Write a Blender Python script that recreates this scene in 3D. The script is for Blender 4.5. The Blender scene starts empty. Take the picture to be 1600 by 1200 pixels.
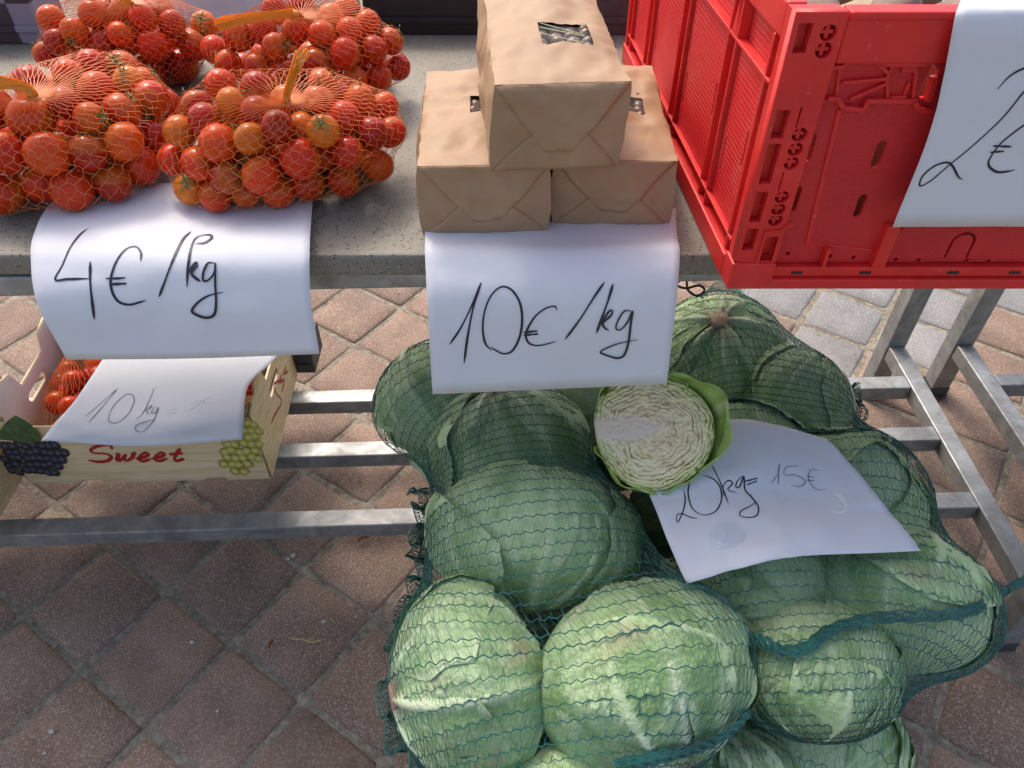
import bpy, bmesh, math, random
import numpy as np
from mathutils import Vector, Matrix, noise
from mathutils.bvhtree import BVHTree
R = math.radians
random.seed(7); rng = np.random.default_rng(7)
SC = bpy.context.scene
COL = SC.collection

# ------------------------------------------------------------------ camera
FPX, PITCH, CAMH = 1200.0, R(45), 1.45
cam = bpy.data.cameras.new('camera'); camo = bpy.data.objects.new('camera', cam); COL.objects.link(camo)
cam.sensor_width = 36; cam.lens = 36*FPX/1600; cam.clip_start = 0.02; cam.clip_end = 500
camo.location = (0, 0, CAMH); camo.rotation_euler = (math.pi/2-PITCH, 0, 0)
SC.camera = camo
# ------------------------------------------------------------------ sky and sun
SUN_DIR = Vector((-0.27, 0.53, 0.80)).normalized()       # towards the sun
w = bpy.data.worlds.new('World'); SC.world = w; w.use_nodes = True
wn = w.node_tree.nodes; bg = wn['Background']
sky = wn.new('ShaderNodeTexSky'); sky.sky_type = 'NISHITA'; sky.sun_disc = False
sky.sun_elevation = math.asin(SUN_DIR.z); sky.sun_rotation = math.atan2(SUN_DIR.x, SUN_DIR.y)
sky.air_density = 1.0; sky.dust_density = 5.0; sky.ozone_density = .4
w.node_tree.links.new(sky.outputs[0], bg.inputs[0]); bg.inputs[1].default_value = 0.15
sl = bpy.data.lights.new('sun', 'SUN'); sl.energy = .72; sl.angle = R(11); sl.color = (1.0, .955, .90)
so = bpy.data.objects.new('sun', sl); COL.objects.link(so)
so.rotation_euler = SUN_DIR.to_track_quat('Z', 'Y').to_euler()
SC.view_settings.view_transform = 'Standard'; SC.view_settings.look = 'None'
SC.view_settings.exposure = 1.0; SC.view_settings.gamma = 1
SC.cycles.use_denoising = True
SC.cycles.max_bounces = 8; SC.cycles.transparent_max_bounces = 12

# ------------------------------------------------------------------ maths helpers
def ray(px, py):
    u = (px-800)/FPX; v = (600-py)/FPX
    c, s = math.cos(PITCH), math.sin(PITCH)
    return np.array([u, c+v*s, -s+v*c])
O = np.array([0, 0, CAMH])
def atz(px, py, z): d = ray(px, py); return O+d*((z-CAMH)/d[2])
def aty(px, py, y): d = ray(px, py); return O+d*(y/d[1])
def atd(px, py, dep): return O+ray(px, py)*dep
UP_I = np.array([0, math.sin(PITCH), math.cos(PITCH)])     # away from the viewer and up
TO_C = np.array([0, -math.cos(PITCH), math.sin(PITCH)])
def catmull(P, n, closed=False):
    P = np.asarray(P, float)
    if len(P) < 3:
        t = np.linspace(0, 1, n)[:, None]; return P[0]*(1-t)+P[-1]*t
    Q = np.vstack([P[-1], P, P[:2]]) if closed else np.vstack([2*P[0]-P[1], P, 2*P[-1]-P[-2]])
    m = len(P) if closed else len(P)-1
    out = []
    for t in np.linspace(0, m, n, endpoint=not closed):
        i = min(int(t), m-1); f = t-i
        a, b, c, d = Q[i], Q[i+1], Q[i+2], Q[i+3]
        out.append(.5*((2*b)+(c-a)*f+(2*a-5*b+4*c-d)*f*f+(3*b-3*c+d-a)*f**3))
    return np.array(out)

# ------------------------------------------------------------------ object helpers
def link(name, me, mat=None, parent=None):
    o = bpy.data.objects.new(name, me); COL.objects.link(o)
    if mat is not None and me is not None:
        me.materials.clear(); me.materials.append(mat)
    if parent is not None: o.parent = parent
    return o
def tag(o, label=None, cat=None, group=None, kind=None):
    if label: o['label'] = label
    if cat: o['category'] = cat
    if group: o['group'] = group
    if kind: o['kind'] = kind
    return o
def empty(name, loc=(0, 0, 0), rz=0):
    o = bpy.data.objects.new(name, None); COL.objects.link(o); o.empty_display_size = .05
    o.location = loc; o.rotation_euler = (0, 0, rz); return o
def mesh(name, V, F, smooth=False):
    me = bpy.data.meshes.new(name); me.from_pydata([tuple(map(float, v)) for v in V], [], [tuple(map(int, f)) for f in F]); me.update()
    if smooth: me.polygons.foreach_set('use_smooth', [True]*len(me.polygons))
    return me
class MB:
    def __init__(s): s.v = []; s.f = []
    def add(s, V, F):
        n = len(s.v); s.v += [tuple(map(float, q)) for q in V]; s.f += [tuple(int(i)+n for i in q) for q in F]; return s
    def box(s, lo, hi, c=0.0, M=None):
        lo = np.array(lo, float); hi = np.array(hi, float)
        if c <= 0:
            V = np.array([[(lo, hi)[i][0], (lo, hi)[j][1], (lo, hi)[k][2]] for i in (0, 1) for j in (0, 1) for k in (0, 1)])
            F = [(0, 1, 3, 2), (4, 6, 7, 5), (0, 4, 5, 1), (2, 3, 7, 6), (0, 2, 6, 4), (1, 5, 7, 3)]
        else:
            bm = bmesh.new(); bmesh.ops.create_cube(bm, size=1)
            for q in bm.verts: q.co = Vector(((lo+hi)/2+np.array(q.co)*(hi-lo)))
            bmesh.ops.bevel(bm, geom=bm.edges[:], offset=c, segments=2, affect='EDGES', profile=.6)
            bm.verts.index_update(); V = np.array([q.co[:] for q in bm.verts]); F = [[q.index for q in f.verts] for f in bm.faces]; bm.free()
        if M is not None: V = (np.array(M)[:3, :3]@V.T).T+np.array(M)[:3, 3]
        return s.add(V, F)
    def tube(s, P, r, sides=3, closed=False, cap=True):
        P = np.asarray(P, float); n = len(P)
        rr = np.broadcast_to(np.asarray(r, float), (n,))
        T = np.roll(P, -1, 0)-np.roll(P, 1, 0)
        if not closed: T[0] = P[1]-P[0]; T[-1] = P[-1]-P[-2]
        T /= np.linalg.norm(T, axis=1)[:, None]+1e-12
        ref = np.where(np.abs(T[:, 2:3]) > .9, np.array([[1., 0, 0]]), np.array([[0, 0, 1.]]))
        A = np.cross(T, ref); A /= np.linalg.norm(A, axis=1)[:, None]+1e-12; B = np.cross(T, A)
        an = np.arange(sides)*2*math.pi/sides
        V = (P[:, None]+rr[:, None, None]*(A[:, None]*np.cos(an)[None, :, None]+B[:, None]*np.sin(an)[None, :, None])).reshape(-1, 3)
        F = []
        for i in range(n if closed else n-1):
            j = (i+1) % n
            for k in range(sides):
                l = (k+1) % sides; F.append((i*sides+k, i*sides+l, j*sides+l, j*sides+k))
        if cap and not closed and sides > 3:
            F.append(tuple(range(sides))[::-1]); F.append(tuple((n-1)*sides+k for k in range(sides)))
        return s.add(V, F)
    def grid(s, G, closed_u=False):
        G = np.asarray(G, float); a, b = G.shape[:2]; F = []
        for i in range(a-1):
            for j in range(b if closed_u else b-1):
                k = (j+1) % b; F.append((i*b+j, i*b+k, (i+1)*b+k, (i+1)*b+j))
        return s.add(G.reshape(-1, 3), F)
    def build(s, name, mat, parent=None, smooth=False, bevel=0):
        o = link(name, mesh(name, s.v, s.f, smooth), mat, parent)
        if bevel:
            m = o.modifiers.new('bevel', 'BEVEL'); m.width = bevel; m.segments = 2; m.limit_method = 'ANGLE'; m.angle_limit = R(40)
        return o
def poly_plate(name, outline, holes, thick, mat, parent, bevel=0.0008, M=None):
    """plate with real through holes: 2D outline and holes, extruded"""
    cu = bpy.data.curves.new('plate', 'CURVE'); cu.dimensions = '2D'; cu.fill_mode = 'BOTH'; cu.extrude = thick/2; cu.bevel_depth = bevel; cu.bevel_resolution = 1
    for pts in [outline]+list(holes):
        sp = cu.splines.new('POLY'); sp.points.add(len(pts)-1)
        for q, p in zip(sp.points, pts): q.co = (p[0], p[1], 0, 1)
        sp.use_cyclic_u = True
    t = bpy.data.objects.new('plate', cu); COL.objects.link(t)
    me = bpy.data.meshes.new_from_object(t.evaluated_get(bpy.context.evaluated_depsgraph_get()))
    bpy.data.objects.remove(t); bpy.data.curves.remove(cu); me.name = name
    if M is not None: me.transform(M)
    return link(name, me, mat, parent)
def slot(x, y, hw, hh, rot=0, n=6):
    """rounded slot outline"""
    pts = []
    r = min(hw, hh)
    if hh >= hw:
        for k in range(n+1): a = math.pi*k/n; pts.append((r*math.cos(a), hh-r+r*math.sin(a)))
        for k in range(n+1): a = math.pi+math.pi*k/n; pts.append((r*math.cos(a), -hh+r+r*math.sin(a)))
    else:
        for k in range(n+1): a = -math.pi/2+math.pi*k/n; pts.append((hw-r+r*math.cos(a), r*math.sin(a)))
        for k in range(n+1): a = math.pi/2+math.pi*k/n; pts.append((-hw+r+r*math.cos(a), r*math.sin(a)))
    c, s = math.cos(rot), math.sin(rot)
    return [(x+c*a-s*b, y+s*a+c*b) for a, b in pts]

# ------------------------------------------------------------------ materials
class NT:
    def __init__(s, name):
        s.m = bpy.data.materials.new(name); s.m.use_nodes = True; s.t = s.m.node_tree
        s.b = s.t.nodes['Principled BSDF']; s.out = s.t.nodes['Material Output']
    def n(s, typ, **kw):
        q = s.t.nodes.new('ShaderNode'+typ)
        for k, v in kw.items():
            if k in q.inputs: q.inputs[k].default_value = v
            else: setattr(q, k, v)
        return q
    def l(s, a, b): s.t.links.new(a, b)
    def coord(s, which='Object', scale=None):
        c = s.n('TexCoord').outputs[which]
        if scale is not None:
            mp = s.n('Mapping'); mp.inputs['Scale'].default_value = scale; s.l(c, mp.inputs[0]); c = mp.outputs[0]
        return c
    def noise(s, c, scale, detail=4, rough=.55, dist=0):
        q = s.n('TexNoise'); q.inputs['Scale'].default_value = scale; q.inputs['Detail'].default_value = detail
        q.inputs['Roughness'].default_value = rough; q.inputs['Distortion'].default_value = dist
        if c is not None: s.l(c, q.inputs['Vector'])
        return q.outputs['Fac']
    def vor(s, c, scale, feat='F1'):
        q = s.n('TexVoronoi'); q.feature = feat; q.inputs['Scale'].default_value = scale
        if c is not None: s.l(c, q.inputs['Vector'])
        return q.outputs['Distance']
    def ramp(s, fac, stops, interp='LINEAR'):
        q = s.n('ValToRGB'); q.color_ramp.interpolation = interp; e = q.color_ramp.elements
        while len(e) < len(stops): e.new(.5)
        for x, (p, c) in zip(e, stops):
            x.position = p; x.color = (c, c, c, 1) if isinstance(c, (int, float)) else (*c, 1)
        s.l(fac, q.inputs[0]); return q.outputs[0]
    def mix(s, fac, a, b, mode='MIX'):
        q = s.n('Mix'); q.data_type = 'RGBA'; q.blend_type = mode
        for v, i in ((fac, 0), (a, 6), (b, 7)):
            if hasattr(v, 'is_output'): s.l(v, q.inputs[i])
            elif i == 0: q.inputs[0].default_value = v
            else: q.inputs[i].default_value = (*v, 1)
        return q.outputs[2]
    def math(s, op, a, b=0.0, c=0.0):
        q = s.n('Math'); q.operation = op
        for i, v in enumerate((a, b, c)):
            if hasattr(v, 'is_output'): s.l(v, q.inputs[i])
            else: q.inputs[i].default_value = v
        return q.outputs[0]
    def bump(s, h, strength=.3, dist=.002, prev=None):
        q = s.n('Bump'); q.inputs['Strength'].default_value = strength; q.inputs['Distance'].default_value = dist
        s.l(h, q.inputs['Height'])
        if prev is not None: s.l(prev, q.inputs['Normal'])
        s.l(q.outputs[0], s.b.inputs['Normal']); return q.outputs[0]
    def col(s, c):
        if hasattr(c, 'is_output'): s.l(c, s.b.inputs['Base Color'])
        else: s.b.inputs['Base Color'].default_value = (*c, 1)
    def rough(s, r):
        if hasattr(r, 'is_output'): s.l(r, s.b.inputs['Roughness'])
        else: s.b.inputs['Roughness'].default_value = r
    def set(s, **kw):
        for k, v in kw.items(): s.b.inputs[k.replace('_', ' ')].default_value = v
        return s
def plain(name, col, rough=.6, amt=.25, scale=40, metal=0, bump=.15, bdist=.001, **kw):
    t = NT(name); c = t.coord(); n = t.noise(c, scale, 5)
    lo = tuple(x*(1-amt) for x in col); hi = tuple(min(1, x*(1+amt)) for x in col)
    t.col(t.ramp(n, [(.3, lo), (.7, hi)])); t.rough(rough); t.b.inputs['Metallic'].default_value = metal
    if bump: t.bump(t.noise(c, scale*4, 4), bump, bdist)
    t.set(**kw); return t.m
M = {}
def paver_mat(name, a, b, speck):
    t = NT(name); oi = t.n('ObjectInfo'); tc = t.n('TexCoord')
    va = t.n('VectorMath', operation='ADD'); t.l(tc.outputs['Object'], va.inputs[0])
    vm = t.n('VectorMath', operation='SCALE'); vm.inputs[0].default_value = (7, 3, 5); t.l(oi.outputs['Random'], vm.inputs['Scale'])
    t.l(vm.outputs[0], va.inputs[1]); c = va.outputs[0]
    base = t.mix(t.ramp(t.noise(c, 9, 5, .6), [(.3, 0.), (.72, 1.)]), a, b)
    rnd = t.ramp(oi.outputs['Random'], [(0, .84), (1, 1.14)])
    base = t.mix(1.0, base, rnd, 'MULTIPLY')
    fine = t.noise(c, 260, 3, .7)
    base = t.mix(t.ramp(fine, [(.50, 0.), (.66, .85)]), base, speck)
    base = t.mix(t.ramp(t.noise(c, 330, 2, .6), [(.58, 0.), (.7, .6)]), base, (.035, .028, .026))
    grime = t.ramp(t.noise(c, 4, 4, .65), [(.45, 0.), (.75, .55)])
    base = t.mix(grime, base, (.075, .06, .05))
    t.col(base); t.rough(.82)
    h = t.mix(.5, t.noise(c, 220, 4, .7), t.noise(c, 60, 5, .6)); t.bump(h, .8, .004)
    return t.m
M['paver'] = paver_mat('red_paver', (.176, .104, .070), (.280, .184, .136), (.47, .37, .29))
M['paver_grey'] = paver_mat('grey_paver', (.19, .183, .178), (.275, .265, .258), (.44, .43, .41))
t = NT('joint_sand'); c = t.coord(); n = t.noise(c, 60, 6, .7)
t.col(t.ramp(n, [(.3, (.13, .11, .08)), (.5, (.26, .22, .165)), (.7, (.42, .37, .29))])); t.rough(.95); t.bump(t.noise(c, 180, 4, .7), .9, .006); M['joint'] = t.m
t = NT('galvanised_steel'); c = t.coord()
n = t.noise(c, 14, 6, .62, .6); n2 = t.noise(c, 70, 4, .6)
bc = t.ramp(n, [(.3, (.20, .205, .20)), (.5, (.31, .315, .31)), (.72, (.44, .445, .44))])
bc = t.mix(t.ramp(n2, [(.55, 0.), (.75, .5)]), bc, (.16, .15, .14))
t.col(bc); t.rough(t.ramp(n, [(.3, .62), (.7, .42)])); t.set(Metallic=.55); t.bump(n2, .15, .001); M['steel'] = t.m
t = NT('speckled_stone'); c = t.coord()
sp = t.n('TexVoronoi'); sp.inputs['Scale'].default_value = 260; t.l(c, sp.inputs['Vector'])
dark = t.ramp(sp.outputs['Color'], [(.26, 1.), (.30, 0.)]); big = t.noise(c, 10, 5, .6)
base = t.ramp(big, [(.3, (.155, .140, .106)), (.7, (.235, .212, .165))])
lite = t.ramp(t.noise(c, 420, 2), [(.6, 0.), (.7, .6)])
base = t.mix(lite, base, (.44, .41, .35)); base = t.mix(t.math('MULTIPLY', dark, t.ramp(t.vor(c, 260), [(.25, 1.), (.5, 0.)])), base, (.03, .027, .022))
base = t.mix(t.ramp(t.noise(c, 3.5, 5, .7), [(.5, 0.), (.8, .45)]), base, (.14, .125, .105))
t.col(base); t.rough(.55); t.bump(t.noise(c, 120, 4), .08, .001); M['stone'] = t.m
M['black'] = plain('black_plastic', (.012, .012, .013), .55)
M['dark_grey'] = plain('dark_grey_plastic', (.055, .055, .058), .6)
M['foam'] = plain('white_foam', (.62, .68, .69), .8, .08)

# ------------------------------------------------------------------ ground
g = MB(); g.add([(-40, -30, -.0055), (40, -30, -.0055), (40, 60, -.0055), (-40, 60, -.0055)], [(0, 1, 2, 3)])
ground = g.build('ground', M['joint']); tag(ground, kind='structure')
pav = empty('pavement', (0, 0, 0)); tag(pav, 'brick red and grey square pavers laid diagonally under the stalls', kind='structure')
ANG = R(-34.2); d1 = np.array([math.cos(ANG), math.sin(ANG)]); d2 = np.array([-d1[1], d1[0]]); PIT = .2
base0 = np.array([-1.003, .778])
tiles = []
for v in range(4):
    bm = bmesh.new(); bmesh.ops.create_grid(bm, x_segments=6, y_segments=6, size=.0938)
    rr = random.Random(v)
    for q in bm.verts:
        e = max(abs(q.co.x), abs(q.co.y))/.0938
        if e > .99:
            q.co.x *= 1+rr.uniform(-.022, .006); q.co.y *= 1+rr.uniform(-.022, .006); q.co.z = -.004-rr.random()*.0015
            if min(abs(q.co.x), abs(q.co.y)) > .09: q.co.x *= .97; q.co.y *= .97
        else:
            q.co.x *= 1.32 if abs(q.co.x) > .05 else 1; q.co.y *= 1.32 if abs(q.co.y) > .05 else 1
            q.co.z = rr.uniform(-.0006, .0006)
    ext = [e for e in bm.edges if e.is_boundary]
    r = bmesh.ops.extrude_edge_only(bm, edges=ext)
    for q in [x for x in r['geom'] if isinstance(x, bmesh.types.BMVert)]: q.co.z = -.03; q.co.x *= 1.01; q.co.y *= 1.01
    me = bpy.data.meshes.new('paver'); bm.to_mesh(me); bm.free()
    me.polygons.foreach_set('use_smooth', [True]*len(me.polygons)); tiles.append(me)
tilesg = [m.copy() for m in tiles]
for m in tiles: m.materials.append(M['paver'])
for m in tilesg: m.materials.append(M['paver_grey'])
def inview(p, m=.16):
    for dx, dy in ((0, 0), (m, 0), (-m, 0), (0, m), (0, -m)):
        q = np.array([p[0]+dx, p[1]+dy, -CAMH]); D = q[1]*math.cos(PITCH)+CAMH*math.sin(PITCH)
        if D <= .05: continue
        px = 800+FPX*q[0]/D; py = 600-FPX*(q@UP_I)/D
        if -260 < px < 1860 and -60 < py < 1400: return True
    return False
nt = 0
for i in range(-22, 26):
    for j in range(-16, 26):
        p = base0+d1*PIT*(i+.5)+d2*PIT*(j+.5)
        if not inview(p) or p[1] > 3.2 or abs(p[0]) > 2.6: continue
        rr = random.Random(i*97+j*13)
        grey = (i, j) in {(5, 8), (5, 9), (5, 10), (6, 9), (6, 10), (4, 9), (6, 11), (5, 11), (7, 11)}
        o = link('paver', (tilesg if grey else tiles)[rr.randrange(4)], None, pav)
        o.location = (p[0], p[1], rr.uniform(-.0018, .0008)); o.rotation_euler = (rr.gauss(0, .006), rr.gauss(0, .006), ANG+rr.randrange(4)*math.pi/2+rr.gauss(0, .006)); nt += 1
print('pavers', nt)

# ------------------------------------------------------------------ market tables
YAW = R(2.0); TZ = .93
def table(label, origin, x0, x1, slab, legs, bars):
    root = empty('market_table', (origin[0], origin[1], 0)); tag(root, label, 'table', 'market tables')
    rot = Matrix.Rotation(YAW, 4, 'Z')
    def L(mb, name, mat='steel', bevel=.0025):
        o = mb.build(name, M[mat], root, bevel=bevel); o.matrix_local = rot; return o
    T = .020
    for (lx, ly) in legs:
        m = MB().box((lx-T*1.15, ly-T*1.15, .004), (lx+T*1.15, ly+T*1.15, .87)); L(m, 'leg')
        m = MB().box((lx-.027, ly-.027, 0), (lx+.027, ly+.027, .0035)); m.box((lx-.0245, ly-.0245, .0035), (lx+.0245, ly+.0245, .03)); L(m, 'foot_cap', 'dark_grey')
    fr = MB()
    ys = [ly for _, ly in legs]; xs = sorted({lx for lx, _ in legs})
    for lx in xs:
        L(MB().box((lx-T, min(ys)+T*1.15+.001, .14), (lx+T, max(ys)-T*1.15-.001, .18)), 'side_beam')
        L(MB().box((lx-T, .79, .868), (lx+T, max(ys)-.0245, .897)), 'top_beam')
    for by, bx0, bx1 in bars:
        L(MB().box((bx0, by-T, .1405), (bx1, by+T, .1795)), 'shelf_bar')
    L(MB().box((x0, .748, .871), (x1, .788, .8985)), 'front_rail')
    L(MB().box((x0, max(ys)-.03, .871), (x1, max(ys)+.005, .8985)), 'back_rail')
    s = MB().box(slab[0], slab[1]); o = s.build('tabletop', M['stone'], root, bevel=.004)
    return root
# frame coordinates are in the table's own yawed frame
LX = .995; L0 = -1.25
tb = table('stone topped steel table carrying the tomatoes, paper bags and crate', (0, 0), -1.3, 1.02,
      ((-1.45, .730, .9), (1.045, 1.42, TZ)), [(LX, .692), (LX, 1.39), (L0, .70), (L0, 1.39)],
      [(by, L0+.021, LX-.021) for by in (.905, 1.085, 1.245)])
table('neighbouring steel table whose frame shows at the right edge', (0, 0), 1.08, 2.4,
      ((1.075, .735, .9), (2.5, 1.42, TZ)), [(1.165, .692), (1.165, 1.39), (2.3, .692), (2.3, 1.39)],
      [(by, 1.186, 2.279) for by in (.905, 1.085, 1.245)])

# ------------------------------------------------------------------ red folding crate
t = NT('red_plastic'); c = t.coord(); n = t.noise(c, 18, 5, .6)
base = t.ramp(n, [(.3, (.56, .011, .010)), (.7, (.70, .018, .015))])
dust = t.ramp(t.noise(c, 7, 6, .7, .5), [(.52, 0.), (.8, .28)])
base = t.mix(dust, base, (.62, .16, .13))
base = t.mix(t.ramp(t.noise(c, 130, 3, .7), [(.66, 0.), (.74, .35)]), base, (.66, .30, .26))
t.col(base); t.rough(t.ramp(n, [(.3, .42), (.7, .56)])); t.bump(t.noise(c, 300, 3), .12, .0006)
t.set(Subsurface_Weight=.12, Subsurface_Radius=(.012, .002, .002), Subsurface_Scale=.5); M['red'] = t.m
t = NT('red_textured_plastic'); c = t.coord(); n = t.noise(c, 18, 5, .6)
t.col(t.ramp(n, [(.3, (.50, .010, .014)), (.7, (.60, .016, .018))])); t.rough(.55)
mp = t.n('Mapping'); mp.inputs['Rotation'].default_value = (0, 0, 0); t.l(c, mp.inputs[0])
wx = t.n('TexWave'); wx.bands_direction = 'X'; wx.inputs['Scale'].default_value = 120; t.l(c, wx.inputs[0])
wz = t.n('TexWave'); wz.bands_direction = 'Z'; wz.inputs['Scale'].default_value = 120; t.l(c, wz.inputs[0])
t.bump(t.math('MULTIPLY', wx.outputs['Fac'], wz.outputs['Fac']), .5, .0010); M['red_dots'] = t.m
t = NT('red_ribbed_plastic'); c = t.coord(); n = t.noise(c, 14, 5, .65)
b2 = t.mix(t.ramp(n, [(.5, 0.), (.8, .35)]), (.62, .012, .015), (.58, .19, .15))
t.col(b2); t.rough(.5); wz = t.n('TexWave'); wz.bands_direction = 'Z'; wz.inputs['Scale'].default_value = 55; t.l(c, wz.inputs[0])
t.bump(wz.outputs['Fac'], .35, .0012); M['red_ribs'] = t.m

CX0, CX1, CY0, CY1, CZ0, CZ1 = .236, .640, .669, 1.280, TZ, 1.218
crate = empty('folding_crate', ((CX0+CX1)/2, (CY0+CY1)/2, CZ0))
tag(crate, 'bright red plastic folding crate overhanging the table edge', 'crate')
SHR = Matrix.Identity(4); SHR[0][1] = -.085
YC = (CY1-CY0)/2; PIV = Matrix.Translation((0, -YC, 0)); SHR = PIV@SHR@PIV.inverted()       # folding walls stand a little askew
cin = SHR@Matrix.Translation((-(CX0+CX1)/2, -(CY0+CY1)/2, -CZ0))
def cr(mb, name, mat='red', bevel=.0012, smooth=False):
    o = mb.build(name, M[mat], crate, bevel=bevel, smooth=smooth); o.data.transform(cin); return o
FY = CY0                                            # front face plane
def fp(x, y):                                       # detail picture (2.5x, origin 960,0) -> crate front x, z
    q = aty(960+x/2.5, y/2.5, FY); return (q[0], q[2])
# base tray
b = MB(); b.box((CX0-.002, CY0-.003, CZ0), (CX1+.002, CY0+.020, CZ0+.013)); b.box((CX0-.0021, CY0-.0031, CZ0), (CX0+.045, CY0+.022, CZ0+.034))
b.box((CX0-.003, CY0+.023, CZ0), (CX0+.018, CY1, CZ0+.028)); b.box((CX1-.018, CY0+.023, CZ0), (CX1+.003, CY1, CZ0+.028)); b.box((CX0+.019, CY0+.0205, CZ0+.001), (CX1-.019, CY1-.003, CZ0+.006))
cr(b, 'base_tray', bevel=.002)
b = MB(); b.box((CX0+.046, CY0+.002, CZ0+.0135), (CX1, CY0+.012, CZ0+.026)); cr(b, 'base_ledge')
zz = CZ0+.019
for x in (705, 970, 1310, 1550):
    q = fp(x, 1100); cr(MB().box((q[0]-.006, CY0+.0012, zz-.0016), (q[0]+.006, CY0+.0026, zz+.0016)), 'drain_slot', 'black', 0)
for x in (820, 1035):
    q = fp(x, 1040); cr(MB().box((q[0]-(.002 if x == 820 else .007), CY0+.0005, CZ0+.0265), (q[0]+(.002 if x == 820 else .007), CY0+.011, CZ0+(.050 if x == 820 else .078))), 'bottom_rib')
# wide front panel with real slots
PX0 = fp(905, 100)[0]+.002; PZ0 = CZ0+.027; PZ1 = CZ1-.012
holes = []
for (xa, ya, xb, yb, wpx) in ((792, 548, 768, 648, 26), (738, 755, 706, 846, 26), (1066, 575, 1034, 672, 36), (992, 785, 960, 868, 34)):
    a = fp(xa, ya); d = fp(xb, yb); cx, cz = (a[0]+d[0])/2, (a[1]+d[1])/2
    holes.append(slot(cx, cz, wpx/2.5/2/1500*1.0, abs(a[1]-d[1])/2+.002))
for k in range(3): holes.append([(x+.098*(k+1)-.001, z) for x, z in holes[2]]); holes.append([(x+.098*(k+1)-.001, z) for x, z in holes[3]])
holes = [h for h in holes if max(p[0] for p in h) < CX1-.02]
dots = [fp(x, y) for x, y in ((690, 1013), (855, 1023), (950, 1028), (1115, 1036), (1205, 1038), (1395, 1040), (1480, 1043), (670, 948), (600, 950))]
for q in dots[:7]: holes.append(slot(q[0], q[1], .0031, .0031))
q = fp(1110, 914); holes.append(slot(q[0], q[1], .0095, .004))
for k in range(2):                                    # arch shaped latches
    q = fp(1350, 1030); x = q[0]+.098*k; z0 = CZ0+.032; r0, r1, zt = .0095, .0135, CZ0+.052
    out = [(x-r1, z0)]+[(x-r1*math.cos(a), zt+r1*math.sin(a)) for a in np.linspace(0, math.pi, 11)]+[(x+r1, z0), (x+r0, z0)]+[(x+r0*math.cos(a), zt+r0*math.sin(a)) for a in np.linspace(0, math.pi, 11)]+[(x-r0, z0)]
    holes.append(out)
for x, y in ((925, 178), (1103, 182), (1230, 186)):
    q = fp(x, y); holes.append(slot(q[0], q[1], .0042, .0032))
holes.append([fp(*p) for p in ((1245, 300), (1270, 255), (1295, 300), (1255, 400), (1215, 405), (1200, 390))])
Mf = Matrix(((1, 0, 0, 0), (0, 0, -1, FY+.012), (0, 1, 0, 0), (0, 0, 0, 1)))
pn = poly_plate('front_panel', [(PX0, PZ0), (CX1-.004, PZ0), (CX1-.004, PZ1), (PX0, PZ1)], holes, .003, M['red_dots'], crate, .0006, cin@Mf)
# raised frame round the recessed field
fr = MB()
def fbar(P, wd, y0, y1, mb):
    """rib on the front following detail-picture points"""
    P = [fp(*p) for p in P]
    for (a, d) in zip(P[:-1], P[1:]):
        a = np.array(a); d = np.array(d); tt = (d-a)/np.linalg.norm(d-a); nn = np.array([-tt[1], tt[0]])*wd/2; a2 = a-tt*wd*.3; d2 = d+tt*wd*.3
        V = [(*p, ) for p in (a2-nn, d2-nn, d2+nn, a2+nn)]
        V = [(p[0], yy, p[1]) for yy in (y0, y1) for p in V]
        mb.add(V, [(0, 1, 2, 3), (7, 6, 5, 4), (0, 4, 5, 1), (1, 5, 6, 2), (2, 6, 7, 3), (3, 7, 4, 0)])
def rib(P, wd, name='latch_rib', dep=.008): m = MB(); fbar(P, wd, FY+.0115-dep, FY+.0112, m); return cr(m, name, bevel=.0007)
rib([(858, 275), (905, 268), (955, 222), (1052, 222), (1052, 170)], .0034)
rib([(1045, 225), (1062, 262), (1228, 262), (1300, 232), (1320, 205)], .0036)
rib([(846, 395), (880, 397), (905, 432), (985, 440), (1000, 405), (1180, 405), (1200, 438), (1245, 445)], .0045)
rib([(905, 335), (1090, 320)], .003, dep=.006); rib([(975, 240), (1010, 235), (1085, 300), (1075, 340), (935, 400)], .0032, dep=.006)
rib([(1085, 300), (1110, 260)], .003, dep=.005); rib([(1140, 290), (1195, 282), (1180, 390)], .0032, dep=.006); rib([(900, 255), (880, 390)], .003, dep=.004)
rib([(1080, 340), (1080, 395), (1140, 400), (1165, 340)], .0032, dep=.005); rib([(1265, 320), (1240, 400)], .006, dep=.007)
m = MB(); fbar([(1145, 285), (1185, 283)], .006, FY+.006, FY+.0113, m); cr(m, 'latch_tab', bevel=.0006)
m = MB(); fbar([(1100, 398), (1140, 398)], .006, FY+.005, FY+.0113, m); cr(m, 'latch_tab', bevel=.0006)
# raised field border
rib([(893, 452), (765, 968)], .0045, 'field_border', .0035); rib([(765, 970), (1040, 1000)], .003, 'field_border', .0025)
# top rim
b = MB(); b.box((PX0-.001, FY+.001, CZ1-.044), (CX1-.004, FY+.0105, CZ1-.006)); b.box((PX0-.0005, FY-.001, CZ1-.007), (CX1-.004, FY+.018, CZ1)); cr(b, 'top_rim', bevel=.0016)
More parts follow.
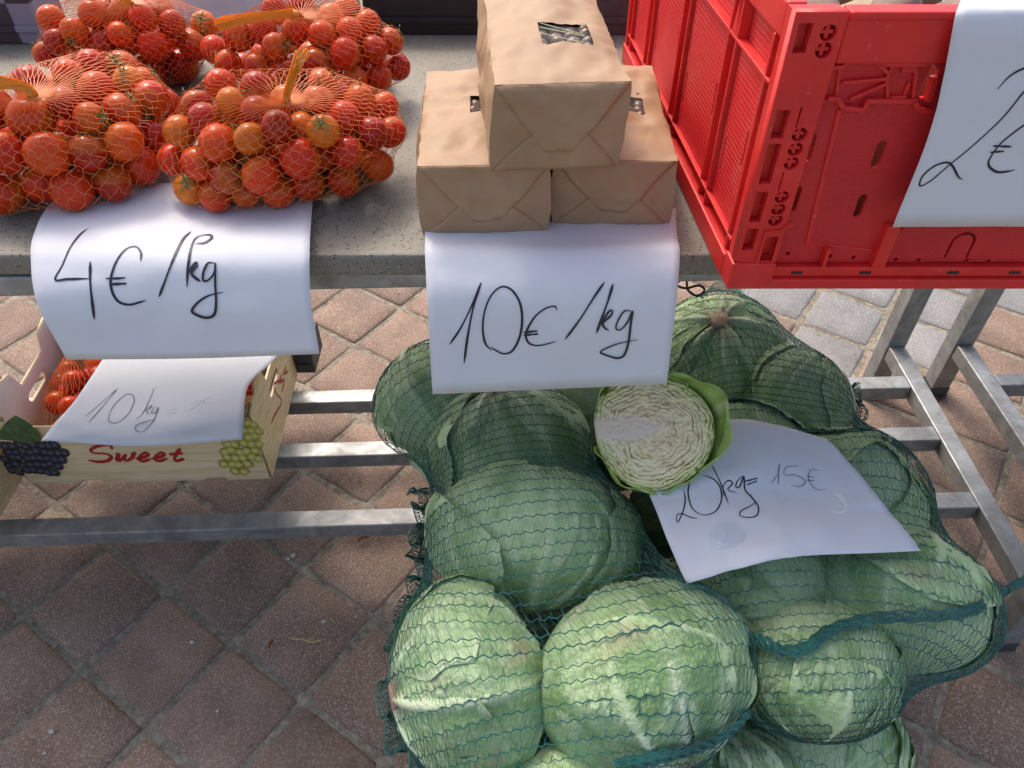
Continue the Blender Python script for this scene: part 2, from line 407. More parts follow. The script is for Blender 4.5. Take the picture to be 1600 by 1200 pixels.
# corner column with pockets
def pocket(x0, y0, x1, y1):
    a = fp(x0, y0); d = fp(x1, y1); return [(a[0], d[1]), (d[0], d[1]), (d[0], a[1]), (a[0], a[1])]
cx1 = PX0-.0025
hol = []
def strip(ya, yb, xa, xb):                              # pocket in column fractions
    z1 = fp(720, ya)[1]; z0 = fp(720, yb)[1]; W = cx1-CX0
    return [(CX0+W*xa, z0), (CX0+W*xb, z0), (CX0+W*xb, z1), (CX0+W*xa, z1)]
for ya, yb in ((88, 212), (428, 545), (560, 722), (748, 872), (892, 980)): hol.append(strip(ya, yb, .10, .40))
circ = []
for y in (130, 198, 528, 585, 640, 772, 820, 862):
    z = fp(720, y)[1]; x = CX0+(cx1-CX0)*.72; circ.append((x, z)); hol.append(slot(x, z, .0077, .0077, n=8))
for y in (460, 710):
    z = fp(720, y)[1]; hol.append(slot(CX0+(cx1-CX0)*.60, z, .0013, .011))
hol.append(strip(925, 1035, .52, .90))
W = cx1-CX0
poly_plate('corner_column', [(CX0+.0005, CZ0+.036), (cx1, CZ0+.036), (cx1, CZ1-.001), (CX0+.0005, CZ1-.001)], hol, .009, M['red'], crate, .0007, cin@Matrix(((1, 0, 0, 0), (0, 0, -1, FY+.005), (0, 1, 0, 0), (0, 0, 0, 1))))
cr(MB().box((CX0+.001, FY+.0115, CZ0+.036), (cx1, FY+.022, CZ1-.0015)), 'column_back', bevel=0)
for (x, z) in circ:
    m = MB(); m.box((x-.0055, FY+.0035, z-.0017), (x+.0055, FY+.0113, z+.0017)); m.box((x-.0017, FY+.0032, z-.0055), (x+.0017, FY+.0112, z+.0055)); cr(m, 'screw_boss', bevel=.0004)
b = MB(); fbar([(590, 905), (650, 900), (690, 870)], .003, FY-.003, FY+.0005, b); fbar([(590, 905), (545, 1060)], .003, FY-.0028, FY+.0005, b); cr(b, 'column_trim', bevel=.0006)
# left side: ribbed wall
sw = MB(); sw.box((CX0+.012, CY0+.022, CZ0+.028), (CX0+.016, CY1-.012, CZ1-.03)); cr(sw, 'side_panel', 'red_ribs', bevel=0)
b = MB(); b.box((CX0+.001, CY0+.0225, CZ1-.03), (CX0+.018, CY1-.012, CZ1)); cr(b, 'side_rim', bevel=.0018)
yv = [CY0+.036, CY0+.125, CY0+.150, CY0+.295, CY0+.32, CY0+.46, CY0+.485, CY1-.03]
for y in yv: cr(MB().box((CX0+.0008, y-.0022, CZ0+.0285), (CX0+.0118, y+.0022, CZ1-.0305)), 'side_rib', bevel=.0008)
for (a, d) in ((yv[0], yv[1]), (yv[2], yv[3]), (yv[4], yv[5]), (yv[6], yv[7])):
    P = [(a+.006, CZ0+.05), (d-.006, CZ0+.05), (d-.006, CZ1-.075), (a+.006, CZ1-.075)]
    hs = [slot(a+.018+.0, CZ0+.135, .0022, .02), slot(d-.016, CZ0+.10, .0022, .02)]
    poly_plate('side_field', P, hs, .004, M['red_ribs'], crate, .0008, cin@Matrix(((0, 0, 1, CX0+.0085), (1, 0, 0, 0), (0, 1, 0, 0), (0, 0, 0, 1))))
for z in (CZ1-.07, CZ0+.046): cr(MB().box((CX0+.0004, CY0+.0232, z-.0016), (CX0+.0117, CY1-.0125, z+.0016)), 'side_ledge', bevel=.0006)
for y in (CY0+.135, CY0+.305, CY0+.47):
    b = MB(); V = [(CX0+.0006, y-.008, CZ1-.0685), (CX0+.0006, y+.008, CZ1-.0685), (CX0+.0006, y, CZ1-.032), (CX0+.0115, y-.008, CZ1-.0685), (CX0+.0115, y+.008, CZ1-.0685), (CX0+.0115, y, CZ1-.032)]
    b.add(V, [(0, 2, 1), (3, 4, 5), (0, 1, 4, 3), (1, 2, 5, 4), (2, 0, 3, 5)]); cr(b, 'side_gusset')
b = MB(); b.box((CX1-.016, CY0+.022, CZ0+.028), (CX1-.004, CY1-.012, CZ1)); cr(b, 'right_panel')
b = MB(); b.box((CX0, CY1-.011, CZ0+.006), (CX1, CY1, CZ1)); cr(b, 'back_panel')

# ------------------------------------------------------------------ what lies in the crate
M['cardboard'] = plain('cardboard', (.42, .32, .20), .85, .15, 30)
t = NT('root_skin'); c = t.coord(); n = t.noise(c, 30, 6, .7)
t.col(t.ramp(n, [(.3, (.13, .075, .06)), (.55, (.27, .17, .13)), (.75, (.40, .30, .22))])); t.rough(.75); t.bump(t.noise(c, 120, 5), .4, .002); M['root'] = t.m
b = MB(); b.box((CX0+.035, CY0+.075, CZ0+.01), (CX1-.06, CY1-.03, CZ0+.215)); lin = b.build('cardboard_tray', M['cardboard'], bevel=.004)
tag(lin, 'brown cardboard tray packed inside the red crate', 'tray')
def blob(name, r, sc, seed, mat, parent=None, amp=.18, sub=3, freq=1.3):
    bm = bmesh.new(); bmesh.ops.create_icosphere(bm, subdivisions=sub, radius=1)
    for q in bm.verts:
        k = 1+amp*noise.noise(q.co*freq+Vector((seed*3.1, seed, 0)))+amp*.3*noise.noise(q.co*freq*3+Vector((0, seed*2.3, 1)))
        q.co = Vector((q.co.x*sc[0], q.co.y*sc[1], q.co.z*sc[2]))*r*k
    me = bpy.data.meshes.new(name); bm.to_mesh(me); bm.free(); me.polygons.foreach_set('use_smooth', [True]*len(me.polygons))
    return link(name, me, mat, parent)
k = 0
for (x, y, rz) in ((.335, .745, .3), (.375, .79, 1.1), (.43, .745, -.5), (.475, .80, .2), (.52, .75, .9), (.57, .79, -.3), (.30, .80, 1.5), (.42, .85, .6), (.55, .86, 2.2), (.33, .88, 2.6)):
    o = blob('root_vegetable', .027, (1.7, .85, .8), 20+k, M['root']); o.location = (x, y, CZ0+.240+.006*(k % 3)); o.rotation_euler = (.2*math.sin(k), .3*math.cos(k*2), rz)
    tag(o, 'knobbly brown root vegetable heaped in the red crate', 'vegetable', 'root vegetables in the red crate'); k += 1

# ------------------------------------------------------------------ things at the back of the table
b = MB(); Q = atz(640, 58, TZ)
def back_box(name, x0, x1, y0, y1, z0, z1, mat, label, cat):
    root = empty(name, ((x0+x1)/2, (y0+y1)/2, z0)); tag(root, label, cat)
    w2, h2, d2_ = (x1-x0)/2, (z1-z0), (y1-y0)/2; T = .006
    for nm, lo, hi in (('front_wall', (-w2, -d2_, 0), (w2, -d2_+T, h2)), ('back_wall', (-w2, d2_-T, 0), (w2, d2_, h2)),
                       ('side_wall', (-w2, -d2_+T, 0), (-w2+T, d2_-T, h2)), ('side_wall', (w2-T, -d2_+T, 0), (w2, d2_-T, h2)), ('bottom', (-w2+T, -d2_+T, .001), (w2-T, d2_-T, T))):
        MB().box(lo, hi).build(nm, M[mat], root, bevel=.0015)
    MB().box((-w2-.004, -d2_-.006, h2-.02), (w2+.004, -d2_-.0003, h2-.004)).build('rim', M[mat], root, bevel=.001)
    MB().box((-w2-.003, -d2_-.0045, .02), (w2+.003, -d2_-.0003, .03)).build('rim', M[mat], root, bevel=.001)
    return root
def under(root, prefixes, parent):
    p = [o for o in root.children if o.name.split('.')[0] == parent][0]
    for o in list(root.children):
        if o.name.split('.')[0] in prefixes and o is not p: o.parent = p
under(crate, ('latch_rib', 'latch_tab', 'field_border'), 'front_panel'); under(crate, ('screw_boss', 'column_trim'), 'corner_column')
under(crate, ('side_rib', 'side_gusset', 'side_field', 'side_ledge'), 'side_panel'); under(crate, ('drain_slot', 'bottom_rib'), 'base_ledge')
t = NT('checker_print'); c = t.coord(); ck = t.n('TexChecker'); mp = t.n('Mapping'); mp.inputs['Location'].default_value = (.021, .5, .004); mp.inputs['Scale'].default_value = (1, 0, 1)
t.l(c, mp.inputs[0]); t.l(mp.outputs[0], ck.inputs[0]); ck.inputs['Scale'].default_value = 14.5
ck.inputs[1].default_value = (.055, .022, .035, 1); ck.inputs[2].default_value = (.24, .20, .25, 1); t.l(ck.outputs[0], t.b.inputs['Base Color']); t.rough(.6); M['checker'] = t.m
back_box('black_box', -.255, .075, 1.385, 1.445, TZ+.001, TZ+.10, 'black', 'black plastic box behind the kraft paper bags', 'box')
back_box('foam_box', -.60, -.27, 1.39, 1.445, TZ+.001, TZ+.10, 'foam', 'white foam box behind the tomato bags', 'box')
back_box('printed_box', -1.25, -.80, 1.345, 1.44, TZ+.001, TZ+.10, 'checker', 'dark and pale checked cardboard box behind the tomatoes', 'box')
back_box('grey_box', .09, .215, 1.385, 1.445, TZ+.001, TZ+.09, 'dark_grey', 'dark grey box between paper bags and red crate', 'box')

# ------------------------------------------------------------------ kraft paper bags
t = NT('kraft_paper'); c = t.coord(); n = t.noise(c, 6, 5, .6)
base = t.ramp(n, [(.3, (.30, .178, .092)), (.7, (.40, .255, .145))])
mp = t.n('Mapping'); mp.inputs['Scale'].default_value = (30, 400, 400); t.l(c, mp.inputs[0])
fib = t.noise(mp.outputs[0], 1.5, 3, .6); base = t.mix(t.ramp(fib, [(.4, 0.), (.8, .22)]), base, (.30, .18, .10))
base = t.mix(t.ramp(t.noise(c, 70, 4, .7), [(.62, 0.), (.8, .25)]), base, (.50, .36, .24))
t.col(base); t.rough(.62)
cre = t.n('TexNoise'); cre.noise_type = 'RIDGED_MULTIFRACTAL'; cre.inputs['Scale'].default_value = 13; cre.inputs['Detail'].default_value = 3; t.l(c, cre.inputs['Vector'])
b1 = t.bump(cre.outputs['Fac'], .6, .007); t.bump(t.noise(c, 40, 4, .6), .3, .003, b1); M['kraft'] = t.m
t = NT('clear_film'); t.b.inputs['Alpha'].default_value = .05; t.col((.9, .9, .88)); t.rough(.15); t.set(Specular_IOR_Level=.2); M['film'] = t.m
t = NT('nut_shell'); c = t.coord(); n = t.noise(c, 40, 4)
t.col(t.ramp(n, [(.3, (.085, .040, .024)), (.7, (.20, .105, .062))])); t.rough(.35); M['nut'] = t.m
M['stripe'] = plain('film_stripe', (.50, .50, .28), .5)
def kraft_bag(loc, rz, W, D, H, seed, label, win, lean=0.0, rx=0):
    root = empty('paper_bag', loc, rz); root.rotation_euler = (rx, 0, rz); tag(root, label, 'paper bag', 'kraft paper bags')
    sd = Vector((seed*5.7, seed*1.3, seed*2.9))
    def S(p, off=0.0):
        x, y, z = p                                   # cube point -1..1
        fx, fy, fz = 1-x*x, 1-y*y, 1-z*z
        k = .012
        X = x*(W/2-(.0045 if abs(x) > .999 else 0)*0)+x*k*.55*fz*(.5+.5*fy)
        Yy = y*D/2+y*.004*fz*fx
        Zz = (z*.5+.5)*H+(z > 0)*.007*fx*fy**.5*z-(z > 0)*z*.006*(abs(x)**6)*fy
        X += lean*z*.5
        # rounded long edges towards the back
        q = Vector((x*W*9, y*D*9, z*H*9))+sd
        a = (.0045*noise.noise(q)+.0075*(.25-abs(noise.noise(q*1.6))))+.0026*(.2-abs(noise.noise(q*4.)))
        d = np.array([x*(abs(x) > .95), y*(abs(y) > .95), z*(abs(z) > .95)], float); d /= np.linalg.norm(d)+1e-9
        e = 1-.55*max(abs(x)*abs(z), abs(x)*abs(y), abs(y)*abs(z))**10
        if z < -.95: a = min(a, 0)
        P = np.array([X, Yy, Zz])+d*(a*e+off)
        P[2] = max(P[2], .0)
        return P
    nx, ny, nz = 26, 44, 16
    U = lambda n: np.linspace(-1, 1, n)
    wx, wy, ww, wh = win
    mb = MB()
    idx = {}
    def face(fn, A, B, skip=None):
        G = np.array([[S(fn(a, b)) for b in B] for a in A]); V = G.reshape(-1, 3); nb = len(B); F = []
        for i in range(len(A)-1):
            for j in range(nb-1):
                if skip and skip((A[i]+A[i+1])/2, (B[j]+B[j+1])/2): continue
                F.append((i*nb+j, i*nb+j+1, (i+1)*nb+j+1, (i+1)*nb+j))
        mb.add(V, F)
    def wsk(a, b): return abs((a-wx)/ww) < 1 and abs((b-wy)/wh) < 1
    fx_ = np.unique(np.r_[U(nx), wx-ww, wx+ww]); fy_ = np.unique(np.r_[U(ny), wy-wh, wy+wh])
    face(lambda a, b: (a, b, 1), fx_, fy_, wsk); face(lambda a, b: (b, a, -1), fy_, fx_)
    face(lambda a, b: (-1, a, b), fy_, U(nz)); face(lambda a, b: (1, b, a), U(nz), fy_)
    face(lambda a, b: (b, -1, a), U(nz), fx_); face(lambda a, b: (a, 1, b), fx_, U(nz))
    o = mb.build('paper_body', M['kraft'], root, smooth=True)
    bm = bmesh.new(); bm.from_mesh(o.data); bmesh.ops.remove_doubles(bm, verts=bm.verts, dist=.0006); bmesh.ops.recalc_face_normals(bm, faces=bm.faces)
    for e in bm.edges:
        if len(e.link_faces) == 2 and e.calc_face_angle() > R(38): e.smooth = False
    bm.to_mesh(o.data); bm.free()
    # folded end flaps facing the front
    def flap(name, vs, lf, rt, off):
        G = []
        for v in vs:
            l, r = lf(v), rt(v); G.append([S((l+(r-l)*s, -1, v), off*(1-.75*max(0, (abs(2*s-1)-.85)/.15))) for s in np.linspace(0, 1, 18)])
        q = MB().grid(np.array(G)).build(name, M['kraft'], root, smooth=True)
        so_ = q.modifiers.new('thick', 'SOLIDIFY'); so_.thickness = .0011; so_.offset = 0
    ip = lambda xs, ys: (lambda v: float(np.interp(v, xs, ys)))
    flap('end_flap', np.linspace(.96, -.5, 16), ip([-.5, -.1, .96], [-.2, -.4, -.985]), ip([-.5, -.1, .96], [.25, .44, .985]), .0024)
    flap('end_flap', np.linspace(-.97, -.12, 10), ip([-.97, -.12], [-.985, -.4]), ip([-.97, -.12], [.985, .44]), .0012)
    # window film and nuts behind it
    q = MB(); q.grid(np.array([[S((wx+ww*1.15*a, wy+wh*1.15*b, 1), -.0022) for b in (-1, 0, 1)] for a in (-1, 0, 1)])); q.build('window_film', M['film'], root)
    for o_ in (-.35, .15, .5):
        a0_, b0_ = np.array(S((wx-ww*.95, wy+wh*(o_+.55), 1), -.0015)), np.array(S((wx+ww*.75, wy+wh*(o_-.45), 1), -.0015))
        if seed == 3: MB().tube([a0_, (a0_+b0_)/2, b0_], .00055, 4).build('film_stripe', M['stripe'], root)
    cc = S((wx, wy, 1))
    return root, cc
def nuts(root, cc, n, seed, label):
    rr = random.Random(seed); mw = Matrix.Translation(root.location)@root.rotation_euler.to_matrix().to_4x4()
    for k in range(n):
        p = Vector((cc[0]+(k % 4-1.5)*.0165+rr.uniform(-.002, .002), cc[1]+(k//4-1.1)*.0165+rr.uniform(-.002, .002), cc[2]-.0125-rr.random()*.002))
        o = blob('chestnut', .0104, (1.0, .92, .8), seed*7+k, M['nut'], None, .1, 2); o.location = mw@p; o.rotation_euler = (rr.random()*3, rr.random()*3, rr.random()*6)
        tag(o, label, 'nut', 'nuts seen through the bag windows')
B1, c1 = kraft_bag((-.036, .770+.125, TZ+.0018), R(2), .146, .25, .090, 1, 'brown kraft paper bag at bottom left of the stack of three', (.20, .06, .40, .17), 0)
B2, c2 = kraft_bag((.120, .788+.130, TZ+.0018), R(-1), .138, .26, .086, 2, 'brown kraft paper bag at bottom right, beside the red crate', (.20, .02, .42, .17), 0)
B3, c3 = kraft_bag((.037, .746+.150, TZ+.103), R(4.2), .135, .30, .094, 3, 'brown kraft paper bag lying on top of two others', (.20, -.30, .40, .19), .006, R(1.0))
nuts(B1, c1, 16, 1, 'brown chestnut behind the window of the bottom left paper bag')
nuts(B2, c2, 16, 2, 'brown chestnut behind the window of the bottom right paper bag')
nuts(B3, c3, 16, 3, 'brown chestnut behind the window of the topmost paper bag')

# ------------------------------------------------------------------ handwritten sheets
t = NT('white_paper'); c = t.coord(); t.col(t.ramp(t.noise(c, 5, 4), [(.3, (.68, .685, .715)), (.7, (.72, .725, .75))])); t.rough(.75); rg = t.n('TexNoise'); rg.noise_type = 'RIDGED_MULTIFRACTAL'; rg.inputs['Scale'].default_value = 5; rg.inputs['Detail'].default_value = 2; t.l(c, rg.inputs['Vector']); pb_ = t.bump(rg.outputs['Fac'], .10, .006); t.bump(t.noise(c, 14, 4, .6), .22, .006, pb_)
tr = t.n('BsdfTranslucent'); tr.inputs[0].default_value = (.72, .72, .75, 1); mx = t.n('MixShader'); mx.inputs[0].default_value = .14
t.l(t.b.outputs[0], mx.inputs[1]); t.l(tr.outputs[0], mx.inputs[2]); t.l(mx.outputs[0], t.out.inputs[0]); M['paper'] = t.m
t = NT('marker_ink'); t.col((.012, .010, .022)); t.rough(.5); M['ink'] = t.m
t = NT('pencil_ink'); t.col((.10, .10, .13)); t.rough(.6); M['pencil'] = t.m
t = NT('faint_ink'); t.col((.34, .34, .38)); t.rough(.6); M['faint'] = t.m
t = NT('damp_stain'); t.col((.53, .565, .61)); t.rough(.5); M['stain'] = t.m
def P3(q):
    if len(q) == 4: return atz(q[0], q[1], q[3]) if q[2] == 'z' else aty(q[0], q[1], q[3])
    return atd(*q)
def sheet(ctrl, label, nu=34, nv=30, extra=None, crump=0.):
    """ctrl: rows of control points (top to bottom) given by picture position and depth, smoothly interpolated"""
    rows = [catmull([P3(q) for q in r], nu) for r in ctrl]
    G = np.array([catmull([r[k] for r in rows], nv) for k in range(nu)]).transpose(1, 0, 2)
    if extra is not None: G = extra(G)
    for i in range(G.shape[0]):                       # slight waviness of real paper
        for j in range(G.shape[1]):
            f = i/(G.shape[0]-1); G[i, j] += TO_C*(.0035*noise.noise(Vector((j*.13, i*.16, len(label)*.7)))+.0012*noise.noise(Vector((j*.4, i*.4, len(label)*1.7))))*min(1, f*1.6)
            if crump: G[i, j] += TO_C*crump*(.3-abs(noise.noise(Vector((j*.11, i*.13, 3.3))))-.4*abs(noise.noise(Vector((j*.25+i*.1, i*.2, 7.1)))))
    ctr = G.reshape(-1, 3).mean(0)
    root = tag(link('price_sheet', None), label, 'paper sheet', 'handwritten price sheets'); root.location = ctr; root.empty_display_size = .05
    o = MB().grid(G-ctr).build('paper', M['paper'], root, smooth=True)
    s = o.modifiers.new('thick', 'SOLIDIFY'); s.thickness = .00025; s.offset = 0
    V = [Vector(v) for v in G.reshape(-1, 3)]
    F = [tuple(p.vertices) for p in o.data.polygons]
    return root, BVHTree.FromPolygons(V, F), ctr
def hit(bvh, px, py):
    d = Vector(ray(px, py)).normalized(); h = bvh.ray_cast(Vector(O), d)
    if h[0] is None: return None
    n = h[1] if h[1].dot(d) < 0 else -h[1]
    return np.array(h[0]), np.array(n)
def ribbon(pts, wd, bvh, mb, lift=.0006, taper=.35, seed=0):
    """pen stroke laid on a surface; pts in picture position, wd in metres"""
    n = max(6, int(np.sum(np.linalg.norm(np.diff(np.array(pts, float), axis=0), axis=1))/2.2))
    C = catmull(pts, n); H = [hit(bvh, *q) for q in C]; H = [h for h in H if h]
    if len(H) < 3: return
    P = np.array([h[0] for h in H]); N = np.array([h[1] for h in H]); T = np.gradient(P, axis=0); T /= np.linalg.norm(T, axis=1)[:, None]+1e-9
    B = np.cross(N, T); m = len(P); s = np.linspace(0, 1, m)
    wv = wd*(.82+.18*np.sin(s*9+seed))*np.minimum(1, taper+(1-taper)*np.minimum(s, 1-s)*12)
    P = P+N*lift
    G = np.stack([P+B*wv[:, None]/2, P-B*wv[:, None]/2], 1); mb.grid(G)
def writing(sh, org, sc, strokes, wd, mat='ink', name='writing', rem=None):
    root, bvh, ctr = sh
    for k, st in enumerate(strokes):
        mb = MB(); ribbon([(org[0]+x/sc, org[1]+y/sc) for x, y in st], wd*(.9+.2*((k*37) % 10)/10), bvh, mb, lift=.0006+.00012*k, seed=k)
        if not mb.v: continue
        mb.v = [tuple(np.array(v)-ctr) for v in mb.v]; mb.build(name, M[mat], root.children[0])
S4 = sheet([[(92, 296, 'z', .9335), (275, 286, 'z', .9335), (489, 290, 'z', .9335)],
            [(62, 345, 'z', .940), (275, 338, 'z', .936), (488, 325, 'z', .938)],
            [(47, 398, .868), (267, 392, .866), (484, 388, .864)],
            [(58, 472, .862), (270, 470, .868), (486, 470, .868)],
            [(105, 562, .905), (300, 560, .905), (499, 553, .90)]], 'white sheet reading 4 euros per kilo under the tomato bags')
writing(S4, (50, 330), 3.5556, [
    [(308, 98), (260, 140), (210, 210), (170, 300), (130, 380), (200, 378), (318, 375)], [(325, 282), (325, 400), (335, 500), (347, 600)],
    [(605, 275), (606, 230), (575, 198), (520, 215), (470, 280), (440, 370), (445, 440), (480, 500), (540, 518), (600, 505), (634, 495)],
    [(412, 375), (470, 374), (522, 370)], [(430, 408), (480, 404), (528, 402)], [(885, 115), (840, 160), (790, 260), (740, 390), (708, 475)],
    [(905, 182), (960, 178), (1000, 150), (985, 135), (930, 142), (900, 168), (880, 230), (868, 320), (863, 420)], [(868, 350), (910, 290), (918, 305), (890, 345), (910, 370), (940, 390)],
    [(1015, 290), (980, 292), (955, 340), (955, 385), (985, 380), (1015, 340), (1021, 292), (1020, 400), (1025, 500), (1015, 570), (970, 590), (910, 570), (892, 550), (920, 510), (980, 470), (1065, 448)]], .0033)
S10 = sheet([[(662, 325, 'z', .9335), (862, 325, 'z', .9335), (1056, 325, 'z', .9335)],
            [(664, 370, 'z', .937), (862, 372, 'z', .935), (1058, 369, 'z', .938)],
            [(664, 402, .872), (862, 400, .872), (1062, 397, .872)],
            [(668, 480, .874), (862, 478, .874), (1057, 470, .874)],
            [(676, 616, .935), (860, 608, .94), (1042, 600, .935)]], 'white sheet reading 10 euros per kilo below the kraft bags')
writing(S10, (660, 360), 3.902, [
    [(165, 695), (230, 600), (300, 460), (360, 318)], [(355, 322), (310, 470), (275, 650), (254, 810)],
    [(425, 730), (385, 690), (368, 600), (380, 490), (420, 395), (480, 345), (540, 360), (590, 430), (608, 530), (595, 640), (550, 730), (495, 750), (440, 725), (420, 708)],
    [(820, 485), (805, 462), (750, 475), (690, 520), (645, 590), (630, 640), (650, 685), (700, 700), (760, 690), (815, 675)], [(615, 620), (660, 615), (702, 610)], [(615, 637), (660, 633), (707, 628)],
    [(1110, 315), (1050, 400), (960, 540), (870, 662)], [(1162, 325), (1130, 430), (1090, 540), (1060, 625)], [(1070, 590), (1130, 500), (1155, 485), (1150, 515), (1100, 560), (1110, 590), (1140, 608)],
    [(1270, 490), (1230, 490), (1190, 550), (1180, 595), (1210, 600), (1250, 555), (1280, 490), (1270, 560), (1255, 680), (1230, 755), (1190, 775), (1130, 760), (1085, 740), (1120, 715), (1200, 685), (1315, 662)]], .0030)
rows2 = []
for (px, py, yy) in ((1500, 8, .700), (1494, 17, .678), (1491, 30, .663), (1478, 110, .657), (1450, 212, .655), (1394, 355, .652)):
    p = aty(px, py, yy); rows2.append([(p, ), (p+np.array([.15, .001, 0]), ), (p+np.array([.297, 0, -.002]), )])
rows2[0] = [(q[0]*np.array([1, 1, 0])+np.array([0, 0, CZ1+.0015]), ) for q in rows2[0]]; rows2[1] = [(q[0]*np.array([1, 1, 0])+np.array([0, 0, CZ1+.0025]), ) for q in rows2[1]]
_P3 = P3
def P3(q): return q[0] if len(q) == 1 else _P3(q)
S2 = sheet(rows2, 'white sheet reading 2 euros hanging on the red crate front')
writing(S2, (1380, 0), 3.243, [
    [(578, 452), (640, 385), (714, 345), (800, 325), (850, 360), (800, 440), (714, 455), (600, 600), (450, 740), (340, 830), (240, 915), (185, 940), (200, 890), (260, 840), (320, 822), (350, 840), (380, 895), (402, 908)][:3]+[(790, 330), (830, 345), (800, 375), (714, 462), (600, 600), (450, 740), (340, 830), (240, 915), (185, 940), (200, 890), (260, 840), (320, 822), (350, 840), (380, 895), (402, 908)],
    [(830, 590), (770, 605), (714, 632), (600, 720), (540, 800), (535, 840), (570, 868), (610, 870), (665, 860)], [(555, 738), (650, 742)], [(538, 770), (612, 765)]], .0024)
S20 = sheet([[(985, 700, 'z', 0.595), (1132, 657, 'z', 0.610), (1210, 663, 'z', 0.610), (1292, 686, 'z', 0.605)],
             [(1003, 745, 'z', 0.605), (1140, 715, 'z', 0.610), (1230, 718, 'z', 0.610), (1335, 730, 'z', 0.610)],
             [(1021, 788, 'z', 0.605), (1155, 778, 'z', 0.602), (1250, 780, 'z', 0.598), (1378, 785, 'z', 0.610)],
             [(1045, 850, 'z', 0.602), (1165, 835, 'z', 0.608), (1270, 822, 'z', 0.610), (1412, 825, 'z', 0.610)],
             [(1073, 912, 'z', 0.595), (1180, 882, 'z', 0.607), (1270, 868, 'z', 0.610), (1440, 861, 'z', 0.610)]], 'crumpled white sheet reading 20kg 15 euros on the cabbage sack', crump=.013)
writing(S20, (1020, 650), 3.721, [
    [(178, 428), (188, 480), (180, 540), (150, 612), (138, 608), (142, 575), (170, 570), (220, 590), (260, 597)],
    [(214, 375), (205, 450), (225, 530), (270, 570), (320, 576), (370, 550), (398, 490), (392, 420), (355, 370), (290, 343)],
    [(345, 292), (375, 350), (405, 420), (440, 515)], [(412, 470), (408, 410), (440, 375), (462, 395), (435, 430), (485, 447)],
    [(520, 350), (490, 380), (482, 415), (505, 410), (528, 352), (535, 430), (575, 475), (612, 530), (605, 578), (560, 592), (508, 582), (512, 555), (560, 530), (605, 500)],
    [(530, 382), (570, 372), (610, 362)], [(545, 402), (605, 378)]], .0021)
writing(S20, (1020, 650), 3.721, [[(690, 390), (725, 340), (736, 278)], [(736, 278), (728, 400)],
    [(845, 293), (775, 298), (765, 342), (830, 345), (885, 378), (860, 410), (805, 405)], [(962, 320), (922, 313), (902, 350), (920, 400), (960, 430), (1005, 425)], [(890, 350), (940, 358)], [(892, 375), (942, 378)]], .0012, 'pencil')
S1 = sheet([[(175, 535, 'z', .395), (280, 540, 'z', .395), (440, 545, 'z', .41)],
            [(158, 565, 'z', .392), (275, 568, 'z', .40), (425, 566, 'z', .415)],
            [(118, 625, 'z', .388), (240, 628, 'z', .39), (388, 602, 'z', .412)],
            [(85, 662, 'z', .384), (225, 668, 'z', .384), (381, 652, 'z', .396)],
            [(65, 688, 'z', .378), (215, 697, 'z', .372), (378, 687, 'z', .378)]], 'white sheet reading 10 kg lying on the tomato carton')
writing(S1, (60, 550), 4.21, [[(308, 428), (420, 330), (525, 238)], [(520, 245), (440, 340), (330, 468)],
    [(560, 290), (500, 350), (465, 420), (470, 460), (520, 465), (590, 410), (630, 330), (620, 285), (580, 278), (550, 305)],
    [(765, 235), (730, 320), (690, 400), (640, 445)], [(680, 405), (740, 355), (745, 365), (712, 390), (735, 412)],
    [(792, 370), (762, 370), (745, 402), (775, 395), (792, 368), (765, 440), (710, 510), (670, 528), (640, 510), (650, 480), (720, 455), (772, 445)]], .0018, 'pencil')
writing(S1, (60, 550), 4.21, [[(850, 385), (915, 375)], [(850, 408), (910, 400)], [(1000, 350), (1060, 320), (1075, 328), (1020, 370), (965, 400)], [(1150, 297), (1100, 310), (1090, 338), (1140, 342)]], .0013, 'faint')
# damp patches on the 20 kg sheet
root, bvh, ctr = S20
h0 = hit(bvh, 1136, 838)
if h0:
    G = []
    for f in (.02, .4, .75, 1.):
        row = []
        for a in np.linspace(0, 2*math.pi, 28, endpoint=False):
            r = f*(1+.06*math.sin(3*a+1)); h = hit(bvh, 1136+28*math.cos(a)*r, 838+20*math.sin(a)*r-4*math.cos(a)*f); row.append(h[0]+h[1]*.0007-ctr)
        G.append(row)
    MB().grid(np.array(G), True).build('damp_stain', M['stain'], root)
mb = MB(); ribbon([(1304, 770), (1316, 780), (1322, 795), (1312, 802), (1295, 798)], .006, bvh, mb, .0004); mb.v = [tuple(np.array(v)-ctr) for v in mb.v]
t = NT('water_mark'); t.col((.74, .76, .72)); t.rough(.25); mb.build('damp_stain', t.m, root)

# ------------------------------------------------------------------ grape carton
t = NT('printed_wood'); c = t.coord(); mp = t.n('Mapping'); mp.inputs['Scale'].default_value = (2, 8, 22); t.l(c, mp.inputs[0])
n = t.noise(mp.outputs[0], 3, 5, .6, 1.2)
t.col(t.ramp(n, [(.3, (.62, .43, .21)), (.55, (.76, .58, .34)), (.75, (.80, .66, .44))])); t.rough(.55); M['wood'] = t.m
M['white_board'] = plain('white_board', (.74, .71, .70), .7, .06, 20)
M['board_edge'] = plain('board_edge', (.33, .24, .13), .85, .3, 80)
M['print_red'] = plain('print_red', (.42, .012, .012), .5, .1)
t = NT('dark_grape_print'); c = t.n('Attribute', attribute_name='print').outputs['Fac']; t.col(t.ramp(c, [(.12, (.006, .006, .010)), (.6, (.026, .027, .045)), (1., (.12, .13, .18))])); t.rough(.5); M['grape_dark'] = t.m
t = NT('pale_grape_print'); c = t.n('Attribute', attribute_name='print').outputs['Fac']; t.col(t.ramp(c, [(.12, (.25, .21, .03)), (.5, (.47, .42, .08)), (1., (.66, .62, .27))])); t.rough(.5); M['grape_pale'] = t.m
